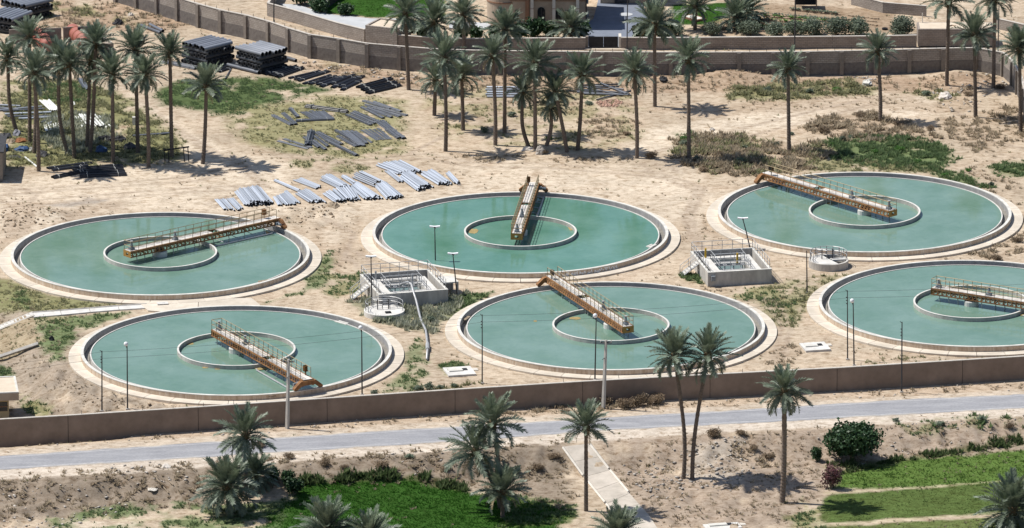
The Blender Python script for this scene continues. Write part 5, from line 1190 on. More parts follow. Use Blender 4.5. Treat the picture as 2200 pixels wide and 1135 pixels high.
zb([((80, 655), (560, 755)), ((90, 640), (560, 735))], *S3, 'pipe_slate', 'flat dark pipe bundle in front of the left crosswise stack', 'flat dark bundles', .08, 7)
zb([((800, 760), (980, 680)), ((870, 785), (1040, 700)), ((890, 800), (1065, 745))], *S3, 'pipe_black', 'short black pipe bundle between the two crosswise stacks', 'short black bundles', .06, 7)

# ---------------------------------------------------------------- lamps, poles and wires
def pole(base, top, label, kind, r=.055):
    b0 = P(*base); t = atdepth(top[0], top[1], b0.y); rel = t - b0
    nm = {'lamp': 'street_lamp', 'twin': 'street_lamp', 'bulb': 'street_lamp', 'wire': 'utility_pole', 'bare': 'steel_pole', 'conc': 'concrete_pole'}[kind]
    o = empty(nm, b0); tag(o, label, 'lamp' if 'lamp' in nm else 'pole')
    z0 = Vector((0, 0, -.2))
    if kind == 'conc':
        w0, w1 = .16, .10
        MB().tube([z0, rel], [w0 * 1.3, w1 * 1.3], 4).build('shaft', 'conc_grey', o)
        ar = MB().bar(rel + Vector((-.55, 0, -.25)), rel + Vector((.55, 0, -.25)), .09).build('crossarm', 'darksteel', o)
        for x in (-.5, 0, .5): MB().tube([rel + Vector((x, 0, -.22)), rel + Vector((x, 0, -.02))], .045, 6).build('insulator', 'coping', ar)
        MB().bar(rel * .72 + Vector((-.3, -.1, 0)), rel * .72 + Vector((.1, -.1, .25)), .05).build('bracket', 'darksteel', o)
        return t
    MB().tube([z0, rel * .5, rel], [r * 1.35, r * 1.1, r * .8], 8).build('shaft', 'darksteel', o)
    MB().box((0, 0, .05), (.3, .3, .12)).build('base_plate', 'conc_grey', o)
    if kind == 'wire':
        for k in range(3): MB().tube([rel * (.9 - .045 * k) + Vector((-.14, 0, 0)), rel * (.9 - .045 * k) + Vector((.02, 0, .0))], .05, 6).build('insulator', 'darksteel', o)
        MB().bar(rel + Vector((0, 0, -.1)), rel + Vector((-.2, 0, .05)), .04).build('top_bracket', 'darksteel', o)
    elif kind in ('lamp', 'twin'):
        h = MB()
        for s in ((-1, 1) if kind == 'twin' else (1,)):
            h.add([(x * 1.0 + s * .22, y, z + .06 * (1 if x * s > 0 else 0)) for x in (-.30, .30) for y in (-.17, .17) for z in (0, .12)], [(0, 1, 3, 2), (4, 6, 7, 5), (0, 4, 5, 1), (2, 3, 7, 6), (1, 5, 7, 3), (0, 2, 6, 4)])
        hd = h.build('lamp_head', 'whitepaint', o); hd.location = rel
        MB().bar(rel + Vector((0, 0, -.15)), rel + Vector((.1, 0, .04)), .07).build('arm', 'darksteel', o)
    elif kind == 'bulb':
        hd = MB().lathe([(.01, -.05), (.14, -.02), (.21, .12), (.19, .28), (.10, .36), (.01, .38)], 12, close=False).build('lamp_head', 'whitepaint', o, smooth=True); hd.location = rel + Vector((-.1, 0, 0))
        MB().bar(rel + Vector((0, 0, -.3)), rel + Vector((-.1, 0, .0)), .05).build('arm', 'darksteel', o)
    return t
pole((274, 880), (273, 743), 'slim street lamp in front of the near left tank, left side', 'bulb')
U = [pole((219, 884), (219, 754), 'thin utility pole at the left of the near left tank', 'wire'), pole((1036, 824), (1036, 676), 'thin utility pole in front of the near middle tank, left side', 'wire', .05), pole((1821, 773), (1820.6, 624), 'thin utility pole beside the lamp in front of the right edge tank', 'wire', .05)]
pole((1937, 843), (1938, 692), 'thin utility pole outside the front wall in front of the right edge tank', 'wire', .06)
pole((778, 849), (777, 708), 'slim street lamp in front of the near left tank, right side', 'bulb')
pole((799, 656), (797, 553), 'flat headed lamp beside the left pumping basin, nearest its steps', 'twin'); pole((936, 590), (934, 489), 'flat headed lamp behind the left pumping basin, against the tank with writing', 'twin')
pole((983, 641), (973, 547), 'leaning flat headed lamp at the right corner of the left pumping basin', 'twin')
pole((1278, 817), (1281, 682), 'slim street lamp in front of the near middle tank bridge', 'bulb'); pole((1835, 786), (1833, 650), 'slim street lamp in front of the right edge tank', 'bulb')
pole((1734, 630), (1733, 539), 'bare brown steel pole left of the small round chamber on the right', 'bare'); pole((1613, 536), (1596, 471), 'leaning flat headed lamp behind the right pumping basin', 'twin')
pole((617, 921), (620, 772), 'grey concrete pole by the road in front of the near left tank', 'conc'); pole((1296, 878), (1302, 731), 'grey concrete pole by the road in front of the near middle tank', 'conc')
pole((588, 94), (589, -60), 'tall thin pole in front of the block wall above the right pipe stack', 'bare', .06); pole((1707, 112), (1710, -70), 'tall thin pole behind the yard wall above the vegetable plots', 'bare', .06)
pole((2144, 112), (2148, -60), 'tall thin pole behind the yard wall beside the tall right palm', 'bare', .05); pole((1347, 108), (1349, -60), 'tall thin pole beside the black gate', 'bare', .05)
pole((986, 398), (986, 388), 'short stub post beside the rightmost silver pipes', 'bare', .08)
def wire(a, b_, label):
    n = 14; pts = [a.lerp(b_, i / n) - Vector((0, 0, .45 * 4 * (i / n) * (1 - i / n))) for i in range(n + 1)]
    tag(MB().tube(pts, .011, 4, cap=False).build('power_line', 'darksteel'), label, 'wire')
left = U[0] + (U[0] - U[1]) * .9; right = U[2] + (U[2] - U[1]) * .9
for dz, w in ((-.1, 'upper'), (-.75, 'lower')):
    e = Vector((0, 0, dz)); wire(left + e, U[0] + e, w + ' wire left of the left utility pole'); wire(U[0] + e, U[1] + e, w + ' wire over the near left tank'); wire(U[1] + e, U[2] + e, w + ' wire over the near middle tank'); wire(U[2] + e, right + e, w + ' wire over the right edge tank')
# ---------------------------------------------------------------- date palms
def frond_mesh(L_, droop, mat, seed, pairs=32, leaf=.46, width=.068, twist=.0):
    rs = random.Random(seed); mb = MB(); n = 9; pts = []; p = Vector((0, 0, 0)); ang = 0.0
    for i in range(n + 1):
        pts.append(p.copy()); t = (i + .5) / n; ang = -droop * t ** 1.4; p = p + Vector((math.cos(ang), 0, math.sin(ang))) * (L_ / n)
    mb.tube(pts, [.035 * (1 - .75 * i / n) for i in range(n + 1)], 3, cap=False)
    for k in range(pairs):
        t = .14 + .86 * (k + .5) / pairs; fi = t * n; i = min(n - 1, int(fi)); c_ = pts[i].lerp(pts[i + 1], fi - i); d_ = (pts[i + 1] - pts[i]).normalized(); up = Vector((-d_.z, 0, d_.x))
        ln = leaf * (.55 + .75 * math.sin(math.pi * min(1, t * .92 + .1))) * rs.uniform(.8, 1.15)
        for s in (-1, 1):
            dir_ = (d_ * rs.uniform(.65, .95) + Vector((0, s, 0)) * rs.uniform(.7, .95) + up * rs.uniform(.05, .55)).normalized()
            dr = Vector((0, 0, -1)) * rs.uniform(.02, .18) * ln; b0 = c_ - d_ * width * .6; b1 = c_ + d_ * width * .6; mid = c_ + dir_ * ln * .55; tip = c_ + dir_ * ln + dr
            w = d_ * width * .55
            mb.add([b0, b1, mid + w, tip, mid - w], [(0, 1, 2, 4), (4, 2, 3)])
    return mb.mesh('frond', mat)
FR = {'up': [frond_mesh(2.6, .28, 'frond_fresh', 1), frond_mesh(2.5, .5, 'frond_fresh', 2)], 'mid': [frond_mesh(2.7, .75, 'frond', 3), frond_mesh(2.6, 1.0, 'frond', 4), frond_mesh(2.75, .55, 'frond', 5)],
      'low': [frond_mesh(2.5, 1.15, 'frond', 6), frond_mesh(2.3, 1.4, 'frond', 7)], 'dead': [frond_mesh(1.9, 1.3, 'leafdead', 8, 12, .3)]}
def crown_mesh():
    mb = MB().lathe([(.01, -.75), (.20, -.72), (.27, -.45), (.34, -.15), (.30, .10), (.16, .30), (.01, .38)], 10, close=False)
    rs = random.Random(5)
    for k in range(40):
        a = k * 2.4; z = -.7 + .75 * k / 40; r = .24 + .06 * rs.random(); e = Vector((math.cos(a), math.sin(a), 0))
        mb.tube([e * r + Vector((0, 0, z)), e * (r + .16) + Vector((0, 0, z + .16))], [.05, .02], 3)
    return mb.mesh('crown', 'boots')
CM = crown_mesh()
prnd = random.Random(99)
def trunk(pts, r0, r1):
    mb = MB(); n = 26; ps = catmull([Vector(p) for p in pts], 12)
    L_ = even(ps, 1e9) if False else ps
    q = []; rr = []
    m_ = len(ps) - 1
    for i in range(n * 2 + 1):
        t = i / (n * 2); k = min(m_ - 1, int(t * m_)); c_ = ps[k].lerp(ps[k + 1], t * m_ - k)
        q.append(c_); base = r0 + (r1 - r0) * t + .10 * max(0, 1 - t * 14); rr.append(base * (1.06 if i % 2 else .95) * prnd.uniform(.96, 1.04))
    return mb.tube(q, rr, 9)
def palm(base, crown, label, s=1.0, n=46, bend=0.0, r=.19, group='date palms', low=1.0, upmin=-28):
    b0 = P(*base) if len(base) == 2 else Vector(base); t = atdepth(crown[0], crown[1], b0.y); rel = t - b0
    o = empty('date_palm', b0); tag(o, label, 'palm tree', group)
    mid = rel * .5 + Vector((bend, prnd.uniform(-.15, .15), 0)); low_ = rel * .22 + Vector((bend * .9, 0, 0))
    trunk([(0, 0, -.3), low_ if abs(bend) > .01 else rel * .22, mid, rel - Vector((0, 0, .15))], r, r * .82).build('trunk', 'trunk', o)
    cr = put('crown', CM, o, rel, prnd.random() * 6.28); cr.scale = (s, s, s); az = prnd.random() * 6.28
    for k in range(n):
        f = (k + .5) / n
        el = 86 - (86 - upmin) * f ** 1.15 + prnd.uniform(-7, 7); az += 2.39996 + prnd.uniform(-.2, .2)
        kind = 'up' if f < .33 else ('mid' if f < .78 else 'low')
        if f > .86 and prnd.random() < low: kind = 'dead'
        q = put('frond', prnd.choice(FR[kind]), cr)
        m_ = Matrix.Rotation(az, 4, 'Z') @ Matrix.Rotation(-R(el), 4, 'Y') @ Matrix.Rotation(prnd.uniform(-.6, .6), 4, 'X'); sc = prnd.uniform(.82, 1.08) * (.86 if f < .1 else 1)
        q.rotation_euler = m_.to_euler(); q.scale = (sc, sc, sc)
        q.location = (.14 * math.cos(az), .14 * math.sin(az), .12 - .5 * f)
    return o
PALMS = [  # base, top of trunk, label, bend
 ((37, 281), (17, 122), 'date palm with a curved trunk foot, first at the left edge', -.4, .9), ((64, 306), (63, 78), 'tallest date palm of the left cluster, its crown highest at the left', 0, .95),
 ((73, 329), (76, 148), 'date palm half hidden behind the front left palm', .1, .85), ((83, 368), (73, 155), 'date palm nearest the viewer in the left cluster, beside the white leaning pipe', .1, 1.0),
 ((147, 328), (126, 128), 'date palm with a thick curved trunk in front of the red tanks', -.5, .95), ((160, 341), (149, 138), 'date palm right of the curved one, in front of the white pipes', .0, 1.0),
 ((187, 318), (194, 130), 'date palm with a thick trunk touching a second trunk in the left cluster', 0, .95), ((193, 328), (206, 92), 'higher date palm rising from the paired trunks of the left cluster', .1, .9),
 ((243, 350), (241, 158), 'date palm in the middle of the left cluster, drooping crown over the black pipe heap', 0, 1.05), ((296, 328), (291, 105), 'tall date palm behind the right half of the left cluster', 0, 1.0),
 ((319, 359), (312, 158), 'front date palm in the right half of the left cluster', .1, .95), ((369, 338), (365, 112), 'tall date palm right of the left cluster, beside the left pipe stack', 0, .95),
 ((435, 352), (443, 183), 'lone date palm on the sandy track right of the left cluster', .1, .95),
 ((878, 193), (871, 28), 'date palm in front of the block wall, left of the villa', .0, 1.0), ((933, 248), (936, 170), 'short date palm behind the tall one left of the middle', 0, .9),
 ((957, 325), (954, 122), 'tall date palm at the left of the middle group', .1, 1.1), ((995, 280), (992, 160), 'shorter date palm just right of the tall middle left one', 0, .95),
 ((1064, 312), (1058, 118), 'date palm in front of the blue grey pipes, left of its taller neighbour', .1, .95), ((1084, 286), (1085, 62), 'date palm whose crown reaches in front of the villa bay', 0, .95),
 ((1138, 315), (1123, 196), 'short curved date palm in the middle clump, left', -.45, .8), ((1150, 320), (1149, 134), 'tall straight date palm in the centre of the middle clump', 0, 1.05),
 ((1172, 314), (1184, 226), 'shortest date palm of the middle clump, curving right', .3, .75), ((1219, 327), (1194, 196), 'date palm leaning left in the middle clump', .0, .9),
 ((1240, 323), (1251, 158), 'date palm at the right end of the middle clump', .1, 1.0), ((1368, 340), (1363, 152), 'single date palm right of the middle clump', .1, .95),
 ((1407, 229), (1406, 50), 'tall date palm by the yard wall right of the gate', 0, 1.05), ((1480, 338), (1479, 126), 'single date palm before the brown scrub, centre right', 0, 1.0),
 ((1695, 326), (1693, 146), 'single date palm behind the far right tank, left of the scrub', .0, .95), ((1891, 260), (1886, 108), 'lone date palm on the brown scrub, centre of the right half', .1, .85),
 ((2034, 184), (2038, 2), 'very tall date palm by the pale roofed shed, crown cut by the top edge', 0, 1.1), ((2096, 252), (2093, 74), 'date palm between the two very tall right palms', 0, 1.0),
 ((2134, 190), (2138, -4), 'very tall date palm at the yard wall corner, crown cut by the top edge', 0, 1.1), ((2193, 284), (2190, 104), 'date palm at the right edge of the photo', 0, 1.0),
 ((935, 98), (934, 46), 'bushy date palm inside the compound wall left of the villa', 0, 1.15), ((997, 112), (996, 30), 'slim date palm inside the compound wall beside the villa bay', 0, .9),
 ((1226, 96), (1226, 58), 'short date palm in front of the villa arches', 0, .95), ((1493, 64), (1494, 14), 'date palm standing on the right lawn', 0, .95), ((1590, 62), (1583, 38), 'short date palm at the right end of the lawn', 0, 1.0), ((1612, 44), (1610, 22), 'low date palm at the corner of the vegetable plots', 0, .9),
 ((529, 1074), (527, 932), 'tall date palm in front of the road, lower left', 0, 1.12), ((1259, 1098), (1259, 915), 'straight date palm beside the concrete ramp', 0, .95),
 ((1082, 1090), (1058, 908), 'tallest date palm of the clump left of the ramp', .1, 1.12), ((1076, 1092), (1022, 966), 'leaning date palm on the left of the clump by the ramp', .2, 1.15), ((1080, 1112), (1078, 1055), 'lowest date palm in the clump left of the ramp', 0, 1.1),
 ((1468, 1028), (1449, 762), 'left one of the two tall leaning palms in front of the near middle tank', .35, 1.05), ((1487, 1028), (1521, 760), 'right one of the two tall leaning palms in front of the near middle tank', -.25, 1.15),
 ((1680, 1080), (1685, 838), 'tall date palm in front of the road, right of the leaning pair', .1, 1.0)]
for b_, c_, lab, bd, s in PALMS: palm(b_, c_, lab, s * prnd.uniform(.93, 1.06), prnd.randint(42, 58), bd, upmin=prnd.uniform(-48, -14), low=prnd.uniform(0, .5), r=.27 if b_ == (1680, 1080) else .225 if b_[1] < 900 else .205)
# low bushy palms with fronds from the ground
for b_, c_, lab, s in (((494, 1104), (488, 1044), 'low bushy palm left of the tall lower left palm', 1.2), ((553, 1050), (549, 1020), 'low bushy palm right of the tall lower left palm', .85), ((705, 1165), (703, 1135), 'palm crown poking in at the bottom edge, left one', 1.15), ((797, 1180), (795, 1158), 'palm frond tips at the bottom edge, right of the other crown', 1.1),
                       ((1328, 1172), (1327, 1146), 'palm crown at the bottom edge over the concrete ramp', 1.1), ((2176, 1140), (2176, 1092), 'low bushy palm at the lower right corner', 1.35)):
    o = palm(b_, c_, lab, s, 74, 0, r=.26, upmin=-40, low=.12)

# ---------------------------------------------------------------- shrubs and broadleaf trees
def leaf_cloud(name, mat, lumps, n, leaf, seed):
    rs = np.random.RandomState(seed); V = []; 
    w = np.array([l[3] * l[4] * l[5] for l in lumps]); w = w / w.sum()
    k = rs.choice(len(lumps), n, p=w); L_ = np.array([l for l in lumps])[k]
    d_ = rs.randn(n, 3); d_ /= np.linalg.norm(d_, axis=1)[:, None]; rad = rs.rand(n) ** .28
    sub = .62 + .62 * vnoise(d_[:, 0] * 4 + 9 + k * 3, d_[:, 1] * 4 + d_[:, 2] * 5 + 4)
    c_ = L_[:, :3] + d_ * L_[:, 3:6] * (rad * sub)[:, None]; c_[:, 2] = np.maximum(c_[:, 2], .02)
    u = rs.randn(n, 3) + d_ * .2; u /= np.linalg.norm(u, axis=1)[:, None]; t = np.cross(u, rs.randn(n, 3)); t /= np.linalg.norm(t, axis=1)[:, None]
    s = leaf * (.6 + .8 * rs.rand(n))[:, None]
    V = np.stack([c_ - t * s * .5, c_ + u * s * .5, c_ + t * s * .5 , c_ - u * s * .5], 1).reshape(-1, 3)
    return fast_mesh(name, V, np.arange(len(V)).reshape(-1, 4), mat)
SHR = {}
def shrub_proto(key, mat, w, d_, h, n, leaf, seed, base=.0, lump=7):
    rs = random.Random(seed); lumps = []
    for i in range(lump):
        a = i * 2.4; r = .55 * math.sqrt((i + .3) / lump)
        z = base + (h - base) * (.35 + .3 * rs.random()); q = .42 + .2 * rs.random()
        lumps.append((math.cos(a) * r * w / 2 * 1.1, math.sin(a) * r * d_ / 2 * 1.1, z, q * w / 2, q * d_ / 2, (h - base) * (.33 + .12 * rs.random())))
    st = MB()
    for i in range(6):
        l = lumps[i % lump]; st.tube([(0, 0, -.1), (l[0] * .4, l[1] * .4, l[2] * .5), (l[0] * .9, l[1] * .9, l[2])], [.05 * w / 2, .03 * w / 2, .012 * w / 2], 4)
    SHR[key] = (leaf_cloud('crown', mat, lumps, n, leaf, seed), st.mesh('stem', 'wood'))
def shrub(key, px, py, label, cat='shrub', s=(1, 1, 1), group=None, name='shrub', rz=None):
    g = P(px, py); o = empty(name, g, rz if rz is not None else prnd.random() * 6.28); o.scale = s; tag(o, label, cat, group)
    put('crown', SHR[key][0], o); put('stem', SHR[key][1], o); return o
shrub_proto('tree', 'leaf_dark', 5.4, 5.0, 3.5, 9000, .26, 3, base=.4, lump=24)
shrub_proto('olean', 'leaf_pink', 2.2, 2.0, 2.3, 1300, .17, 4)
shrub_proto('olive', 'leaf_olive', 2.6, 2.2, 2.1, 1700, .16, 5)
shrub_proto('olive2', 'leaf_olive', 2.8, 2.2, 2.2, 1900, .16, 15, lump=9)
shrub_proto('dark', 'leaf_dark', 2.6, 2.0, 2.0, 1300, .24, 6)
shrub_proto('dark2', 'leaf_dark', 3.0, 2.2, 2.3, 1500, .26, 16, lump=9)
shrub_proto('dry', 'leaf_dry', 2.0, 1.6, 1.1, 1100, .12, 7)
shrub_proto('dry2', 'leaf_dry', 1.6, 1.5, .95, 900, .11, 17)
shrub_proto('weed', 'leaf_olive', 1.2, 1.1, .85, 420, .14, 8)
shrub_proto('weedg', 'leaf_crop', 1.4, 1.2, .8, 420, .14, 9)
shrub('tree', 1830, 988, 'round dense dark green tree at the left edge of the lower right field', 'tree', name='broadleaf_tree')
shrub('olean', 1786, 1050, 'pink flowering oleander bush in front of the round dark tree'); shrub('dark', 1754, 992, 'small dark bush left of the round tree', s=(.55, .55, .75))
for i, (px, py, s, lab) in enumerate([(1612, 76, .85, 'pale olive shrub behind the brown wall, first from the left of the row'), (1666, 80, .95, 'olive shrub hanging over the brown wall, second in the row'), (1706, 77, .85, 'olive shrub at the tall thin pole, third in the row'), (1748, 77, 1.1, 'olive shrub behind the brown wall, fourth in the row'), (1797, 78, 1.1, 'olive shrub behind the brown wall, fifth in the row'), (1842, 78, 1.1, 'olive shrub at the right end of the row behind the brown wall'), (1938, 80, 1.2, 'large single olive shrub beside the pale roofed shed'),
                                      (1452, 78, .8, 'low olive shrub behind the brown wall right of the gate, left one'), (1530, 76, .75, 'low olive shrub behind the brown wall before the lawn')]):
    shrub('olive' if i % 2 else 'olive2', px, py, lab, s=(s * 1.35, s * 1.1, s * .92), group='olive shrubs behind the brown wall')
for i, (px, py, s, lab) in enumerate([(875, 80, 1.0, 'dark broadleaf shrub hanging over the compound wall, leftmost'), (912, 84, 1.1, 'dark broadleaf shrub under the bushy palm inside the wall'), (992, 86, .8, 'dark leafy shrub left of the slim palm inside the wall'), (1022, 86, .85, 'dark leafy shrub right of the slim palm inside the wall'), (1062, 86, .7, 'small dark shrub in front of the round villa bay'), (1118, 84, .95, 'dark leafy shrub in front of the villa, left of the middle column'),
                                      (1150, 82, 1.05, 'tall dark shrub in front of the villa arched window'), (1184, 83, 1.0, 'dark shrub in front of the middle villa column'), (1243, 84, 1.05, 'dark shrub at the right corner of the villa beside the gate'), (1382, 92, 1.3, 'dark bushy tree hanging over the wall right of the gate'), (1425, 86, 1.0, 'dark bush under the tall palm right of the gate')]):
    shrub('dark' if i % 2 else 'dark2', px, py, lab, s=(s, s, s), group='dark shrubs along the compound wall')
for i, (px, py, s, lab) in enumerate([(686, 28, 1.1, 'dark green bush at the edge of the left lawn, larger one'), (742, 34, .9, 'dark green bush at the edge of the left lawn, smaller one'), (648, 10, 1.3, 'dark tree mass at the top edge behind the terrace')]): shrub('dark', px, py, lab, s=(s, s, s * .8))
for i, (px, py, key, s, lab) in enumerate([(1300, 868, 'dry', .9, 'dry brown bush at the foot of the concrete pole by the road'), (1345, 876, 'dry', 1.0, 'dry brown bush by the front wall, left of the wide pair'), (1375, 872, 'dry2', 1.25, 'wide dry brown bush by the front wall, middle'), (1408, 868, 'dry', 1.05, 'dry brown bush by the front wall, rightmost'),
        (1533, 940, 'dry2', 1.0, 'round dry bush on the road verge right of the leaning palms'), (1110, 1018, 'weed', 1.0, 'small green bush beside the lower left palm clump'), (585, 1035, 'dark', .7, 'dark low bush behind the bushy palm, left one'), (618, 1040, 'dark2', .6, 'dark low bush behind the bushy palm, right one'), (632, 1062, 'dark', .8, 'dark bush at the corner of the vivid green field')]):
    shrub(key, px, py, lab, s=(s, s, s))
WL = [(1470, 312, 'weed'), (1567, 305, 'weedg'), (1600, 320, 'weed'), (1497, 345, 'weed'), (1640, 345, 'weed'), (1668, 312, 'weed'), (1790, 312, 'weedg'), (1810, 302, 'weed'), (1828, 296, 'weed'), (1470, 300, 'weedg'), (1590, 350, 'weed'), (1545, 335, 'dry2'), (1510, 368, 'dry2'), (1700, 290, 'weed'), (1768, 285, 'dry2'), (1620, 372, 'dry2'),
      (2080, 368, 'weedg'), (2030, 378, 'weedg'), (2130, 400, 'weed'), (1970, 350, 'weedg'), (1930, 325, 'weedg'), (1880, 330, 'weedg'), (805, 848, 'weed'), (900, 838, 'weed'), (922, 836, 'weed'), (945, 835, 'weed'), (975, 832, 'weed'), (838, 690, 'weed'), (868, 700, 'weed'), (925, 690, 'weed'), (948, 668, 'weed'), (1265, 225, 'weed'), (1100, 250, 'weed'), (1040, 285, 'weed'), (1180, 300, 'weedg'), (1345, 290, 'dry2'), (1400, 340, 'dry2'), (1170, 330, 'dry2'),
      (2000, 280, 'dry2'), (1850, 250, 'dry2'), (1930, 270, 'dry2'), (1990, 205, 'weed'), (2080, 205, 'dry2'), (2150, 190, 'dry2'), (1650, 195, 'weed'), (1740, 200, 'weed'), (1800, 195, 'weedg'), (2140, 560, 'dry2'), (2185, 520, 'dry2'), (1925, 905, 'weed'), (2020, 915, 'weed'), (2110, 905, 'weed'), (2170, 920, 'dry2'), (1620, 965, 'dry2'), (1650, 985, 'dry2'), (1590, 935, 'dry2'), (700, 1000, 'dry2'), (740, 1005, 'dry2'), (820, 1005, 'dry2'), (880, 985, 'weed'), (960, 1010, 'dry2'), (620, 985, 'dry2'), (560, 960, 'dry2'), (1155, 1010, 'dry2'), (1190, 985, 'dry2')]
for i, (px, py, k) in enumerate(WL):
    s = prnd.uniform(.6, 1.05); shrub(k, px, py, {'weed': 'small olive green weed bush growing on the bare ground', 'weedg': 'small bright green weed bush growing on the bare ground', 'dry2': 'small dry brown weed bush on the bare ground'}[k], 'weed bush', (s, s, s * prnd.uniform(.5, .85)), {'weed': 'small olive weed bushes', 'weedg': 'small bright green weed bushes', 'dry2': 'small dry weed bushes'}[k], name='weed_bush')

# ---------------------------------------------------------------- rubble, stones, scrap
def rubble(name, mat, polys, dens, smin, smax, label, cat, seed, flat=.6):
    rs = np.random.RandomState(seed); pts = []
    for poly in polys:
        Pz = polyT(poly); x0, y0 = Pz.min(0); x1, y1 = Pz.max(0); n = int((x1 - x0) * (y1 - y0) * dens)
        p = np.c_[x0 + rs.rand(n) * (x1 - x0), y0 + rs.rand(n) * (y1 - y0)]; k = (inside_dist(p[:, 0], p[:, 1], Pz) > 0) & ~blocked(p[:, 0], p[:, 1]) & (fbm(p[:, 0] / 1.5 + 9, p[:, 1] / 1.5, 3) > .40); pts.append(p[k])
    p = np.concatenate(pts); n = len(p); s = smin + (smax - smin) * rs.rand(n) ** 2.5; z = hgrid(p[:, 0], p[:, 1])
    oct_ = np.array([(1, 0, 0), (-1, 0, 0), (0, 1, 0), (0, -1, 0), (0, 0, 1), (0, 0, -.5), (.7, .7, .5), (-.7, -.6, .6)]); fc = np.array([(0, 6, 4), (6, 2, 4), (2, 1, 4), (1, 7, 4), (7, 3, 4), (3, 0, 4), (0, 2, 6), (1, 3, 7), (0, 3, 5), (3, 1, 5), (1, 2, 5), (2, 0, 5)])
    a = rs.rand(n) * 6.28; q = oct_[None] * (.6 + .7 * rs.rand(n, 8, 1)) * s[:, None, None]; q[..., 2] *= flat
    x = q[..., 0] * np.cos(a)[:, None] - q[..., 1] * np.sin(a)[:, None]; y = q[..., 0] * np.sin(a)[:, None] + q[..., 1] * np.cos(a)[:, None]
    V = np.stack([x + p[:, 0:1], y + p[:, 1:2], q[..., 2] + z[:, None] + s[:, None] * .2], -1).reshape(-1, 3); Fc = (fc[None] + 8 * np.arange(n)[:, None, None]).reshape(-1, 3)
    tag(put(name, fast_mesh(name, V, Fc, mat)), label, cat, kind='stuff')
rubble('rubble', 'rock', [[(1480, 950), (1600, 935), (1640, 1000), (1600, 1060), (1440, 1050), (1400, 990)], [(1330, 1000), (1480, 1010), (1460, 1100), (1400, 1080)]], 3, .05, .24, 'loose grey stones below the road between the leaning palms and the ramp', 'rubble', 1)
rubble('rubble', 'rock', [[(-40, 1060), (120, 1040), (300, 1060), (250, 1110), (80, 1150), (-40, 1150)], [(230, 985), (420, 990), (400, 1040), (250, 1040)]], 2.2, .05, .22, 'stones and clods on the bank at the lower left', 'rubble', 2)
rubble('rubble', 'rock', [[(640, 980), (900, 960), (1100, 960), (1000, 1030), (640, 1025)], [(1660, 930), (2200, 890), (2200, 950), (1800, 1000)]], .8, .05, .2, 'scattered stones on the road bank below the road', 'rubble', 3)
rubble('rubble', 'rock', [[(1990, 195), (2100, 150), (2170, 170), (2150, 200), (2050, 260)], [(1800, 165), (1880, 165), (1880, 185), (1810, 190)], [(640, 128), (900, 160), (880, 178), (660, 150)]], 2.2, .06, .3, 'pale stones along the foot of the yard wall', 'rubble', 4)
rubble('rubble', 'rock', [[(600, 910), (1000, 890), (1000, 905), (600, 930)], [(1450, 865), (2200, 820), (2200, 838), (1450, 878)], [(0, 955), (600, 918), (600, 930), (0, 965)]], 1.6, .03, .16, 'small stones along the foot of the front wall', 'rubble', 5)
rubble('clods', 'soil', [[(0, 455), (130, 450), (140, 480), (0, 490)], [(140, 830), (260, 860), (400, 870), (300, 890), (180, 870)], [(560, 460), (700, 440), (720, 470), (600, 480)]], 4, .05, .2, 'lumps of dug earth beside the left tanks', 'rubble', 6)
rubble('brick_rubble', 'redbrick', [[(1280, 218), (1320, 213), (1340, 220), (1330, 230), (1290, 230)]], 40, .09, .2, 'heap of broken red and white bricks beside the loose dark pipes', 'rubble', 7)
def lumpy(name, px, py, size, mat, label, cat, seed, n=26):
    rs = np.random.RandomState(seed); k = 10; mb = MB(); prof = []
    V = []; 
    for i in range(6):
        el = i / 5 * math.pi / 2
        for j in range(k):
            a = 6.2832 * j / k; r = math.cos(el) * (.75 + .5 * rs.rand()) if i < 5 else 0; V.append((size[0] / 2 * r * math.cos(a), size[1] / 2 * r * math.sin(a), size[2] * math.sin(el) * (.75 + .4 * rs.rand())))
    f = [(i * k + j, i * k + (j + 1) % k, (i + 1) * k + (j + 1) % k, (i + 1) * k + j) for i in range(5) for j in range(k)]
    g = P(px, py); tag(mb.add(V, f).build(name, mat, loc=g - Vector((0, 0, .06))), label, cat)
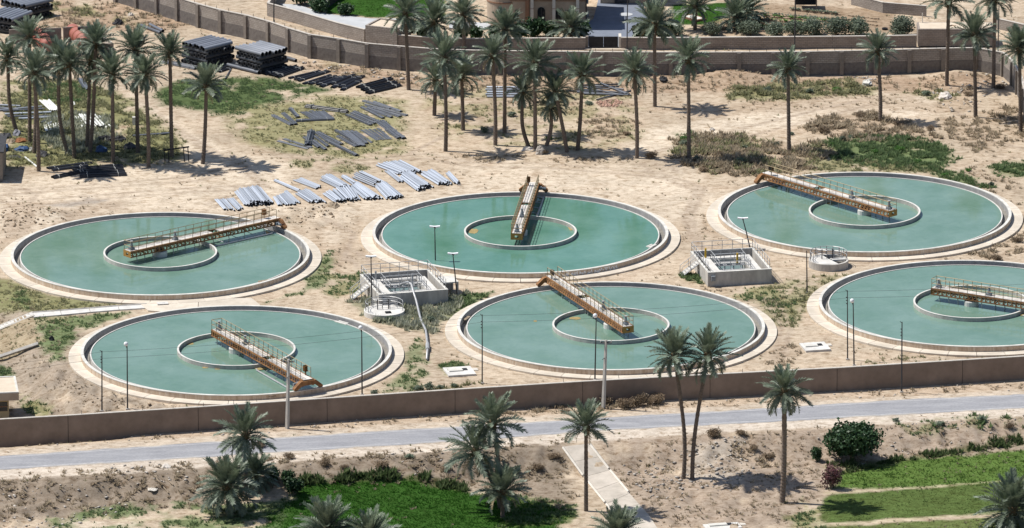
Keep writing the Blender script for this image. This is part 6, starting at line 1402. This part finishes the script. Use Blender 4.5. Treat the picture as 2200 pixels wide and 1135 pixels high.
for a in (('tarp_bundle', 216, 326, (1.4, 1.3, .7), 'blue', 'crumpled blue bundle on the ground under the left palms', 'bundle', 1), ('tarp_bundle', 226, 303, (2.2, 1.4, .7), 'black', 'black bundle in the shade left of the middle left palm', 'bundle', 2), ('tarp_bundle', 258, 303, (1.8, 1.2, .6), 'black', 'black bundle in the shade right of the middle left palm', 'bundle', 3), ('tarp_bundle', 280, 320, (1.5, 1.6, .7), 'darksteel', 'dark heap at the foot of the tall palm in the left cluster', 'bundle', 4),
          ('scrap_piece', 10, 295, (1.6, 1.8, .5), 'darksteel', 'dark scrap heap at the left edge, upper part', 'scrap', 5), ('scrap_piece', 8, 322, (1.2, 2.0, .8), 'blue', 'blue scrap at the left edge', 'scrap', 6), ('scrap_piece', 36, 290, (1.0, 1.6, .6), 'cloth', 'pale grey sheet on the scrap heap', 'scrap', 7), ('scrap_piece', 45, 303, (1.5, 1.6, .4), 'rustdark', 'brown scrap in the middle of the left heap', 'scrap', 8), ('scrap_piece', 22, 305, (1.2, 1.4, .4), 'wood', 'light wooden scrap at the left heap', 'scrap', 9), ('scrap_piece', 48, 322, (1.6, 1.4, .5), 'blue', 'dark blue scrap right of the left heap', 'scrap', 10), ('scrap_piece', 92, 335, (1.5, 1.4, .6), 'darksteel', 'dark scrap bundle beside the front left palm', 'scrap', 11), ('scrap_piece', 30, 338, (1.8, 1.2, .25), 'darksteel', 'flat dark scrap below the left heap', 'scrap', 12), ('white_sack', 67, 326, (.5, .6, .6), 'coping', 'white sack beside the left palm trunks', 'sack', 13),
          ('tarp_bundle', 254, 52, (1.2, 1.2, .7), 'black', 'black heap on the brown slope above the left palms', 'bundle', 14), ('boulder', 281, 33, (.7, .7, .4), 'rock', 'pale boulder on the brown slope by the block wall', 'stone', 15), ('boulder', 1160, 330, (1.0, 1.0, .9), 'rock', 'boulder at the feet of the middle palm clump', 'stone', 16), ('boulder', 1135, 322, (1.3, .8, .4), 'rock', 'flat boulder left of the middle palm clump', 'stone', 17), ('boulder', 2030, 210, (1.5, 2.0, .7), 'rock', 'large broken concrete lump on the right sand', 'stone', 18), ('boulder', 1862, 180, (1.2, 1.6, .5), 'coping', 'white broken slab heap by the yard wall', 'stone', 19), ('boulder', 1530, 280, (.6, .8, .35), 'rock', 'small boulder beside the leaning stick', 'stone', 20), ('debris_heap', 1425, 172, (1.0, 1.2, .5), 'black', 'black heap at the foot of the mound by the yard wall', 'bundle', 21),
          ('boulder', 328, 1050, (.9, 1.0, .14), 'conc', 'pale flat stone on the lower left bank', 'stone', 22), ('container', 111, 731, (.5, .5, .55), 'black', 'small black and white container on the grass left of the near left tank', 'container', 23), ('tree_stump', 716, 443, (1.2, 2.0, .5), 'wood', 'dark log end beside the front row of silver pipes', 'log', 24), ('boulder', 355, 1003, (1.2, 1.2, .3), 'rock', 'heap of pale stones on the lower left bank', 'stone', 25)): lumpy(*a)
for a, b_, r, lab in (((332, 1025), (362, 1062), .07, 'pale log lying on the lower left bank, long one'), ((358, 1032), (372, 1045), .05, 'short pale log on the lower left bank'), ((1519, 268), (1532, 284), .06, 'stick leaning on the small boulder')):
    tag(MB().tube([P(*a, .1), P(*b_, .1)], r, 6).build('log', 'wood'), lab, 'log')
# wooden trestle under the palms
tr = empty('trestle', P(386, 350)); tag(tr, 'thin dark trestle standing in the shade of the left palms', 'trestle')
MB().bar((-1.7, 0, 1.35), (1.0, .5, 1.6), .12).build('beam', 'black', tr)
for x, y, z in ((-1.6, 0, 1.36), (-1.2, .1, 1.4), (.85, .45, 1.58), (.4, .4, 1.5)): MB().bar((x + .1, y, -.2), (x, y, z), .07).build('leg', 'black', tr)
mb = MB().box((0, 0, .35), (.45, .45, 1.0)).build('white_post', 'coping', loc=P(289, 268)); tag(mb, 'white upright box behind the tall palm of the left cluster', 'box')
all_tufts()
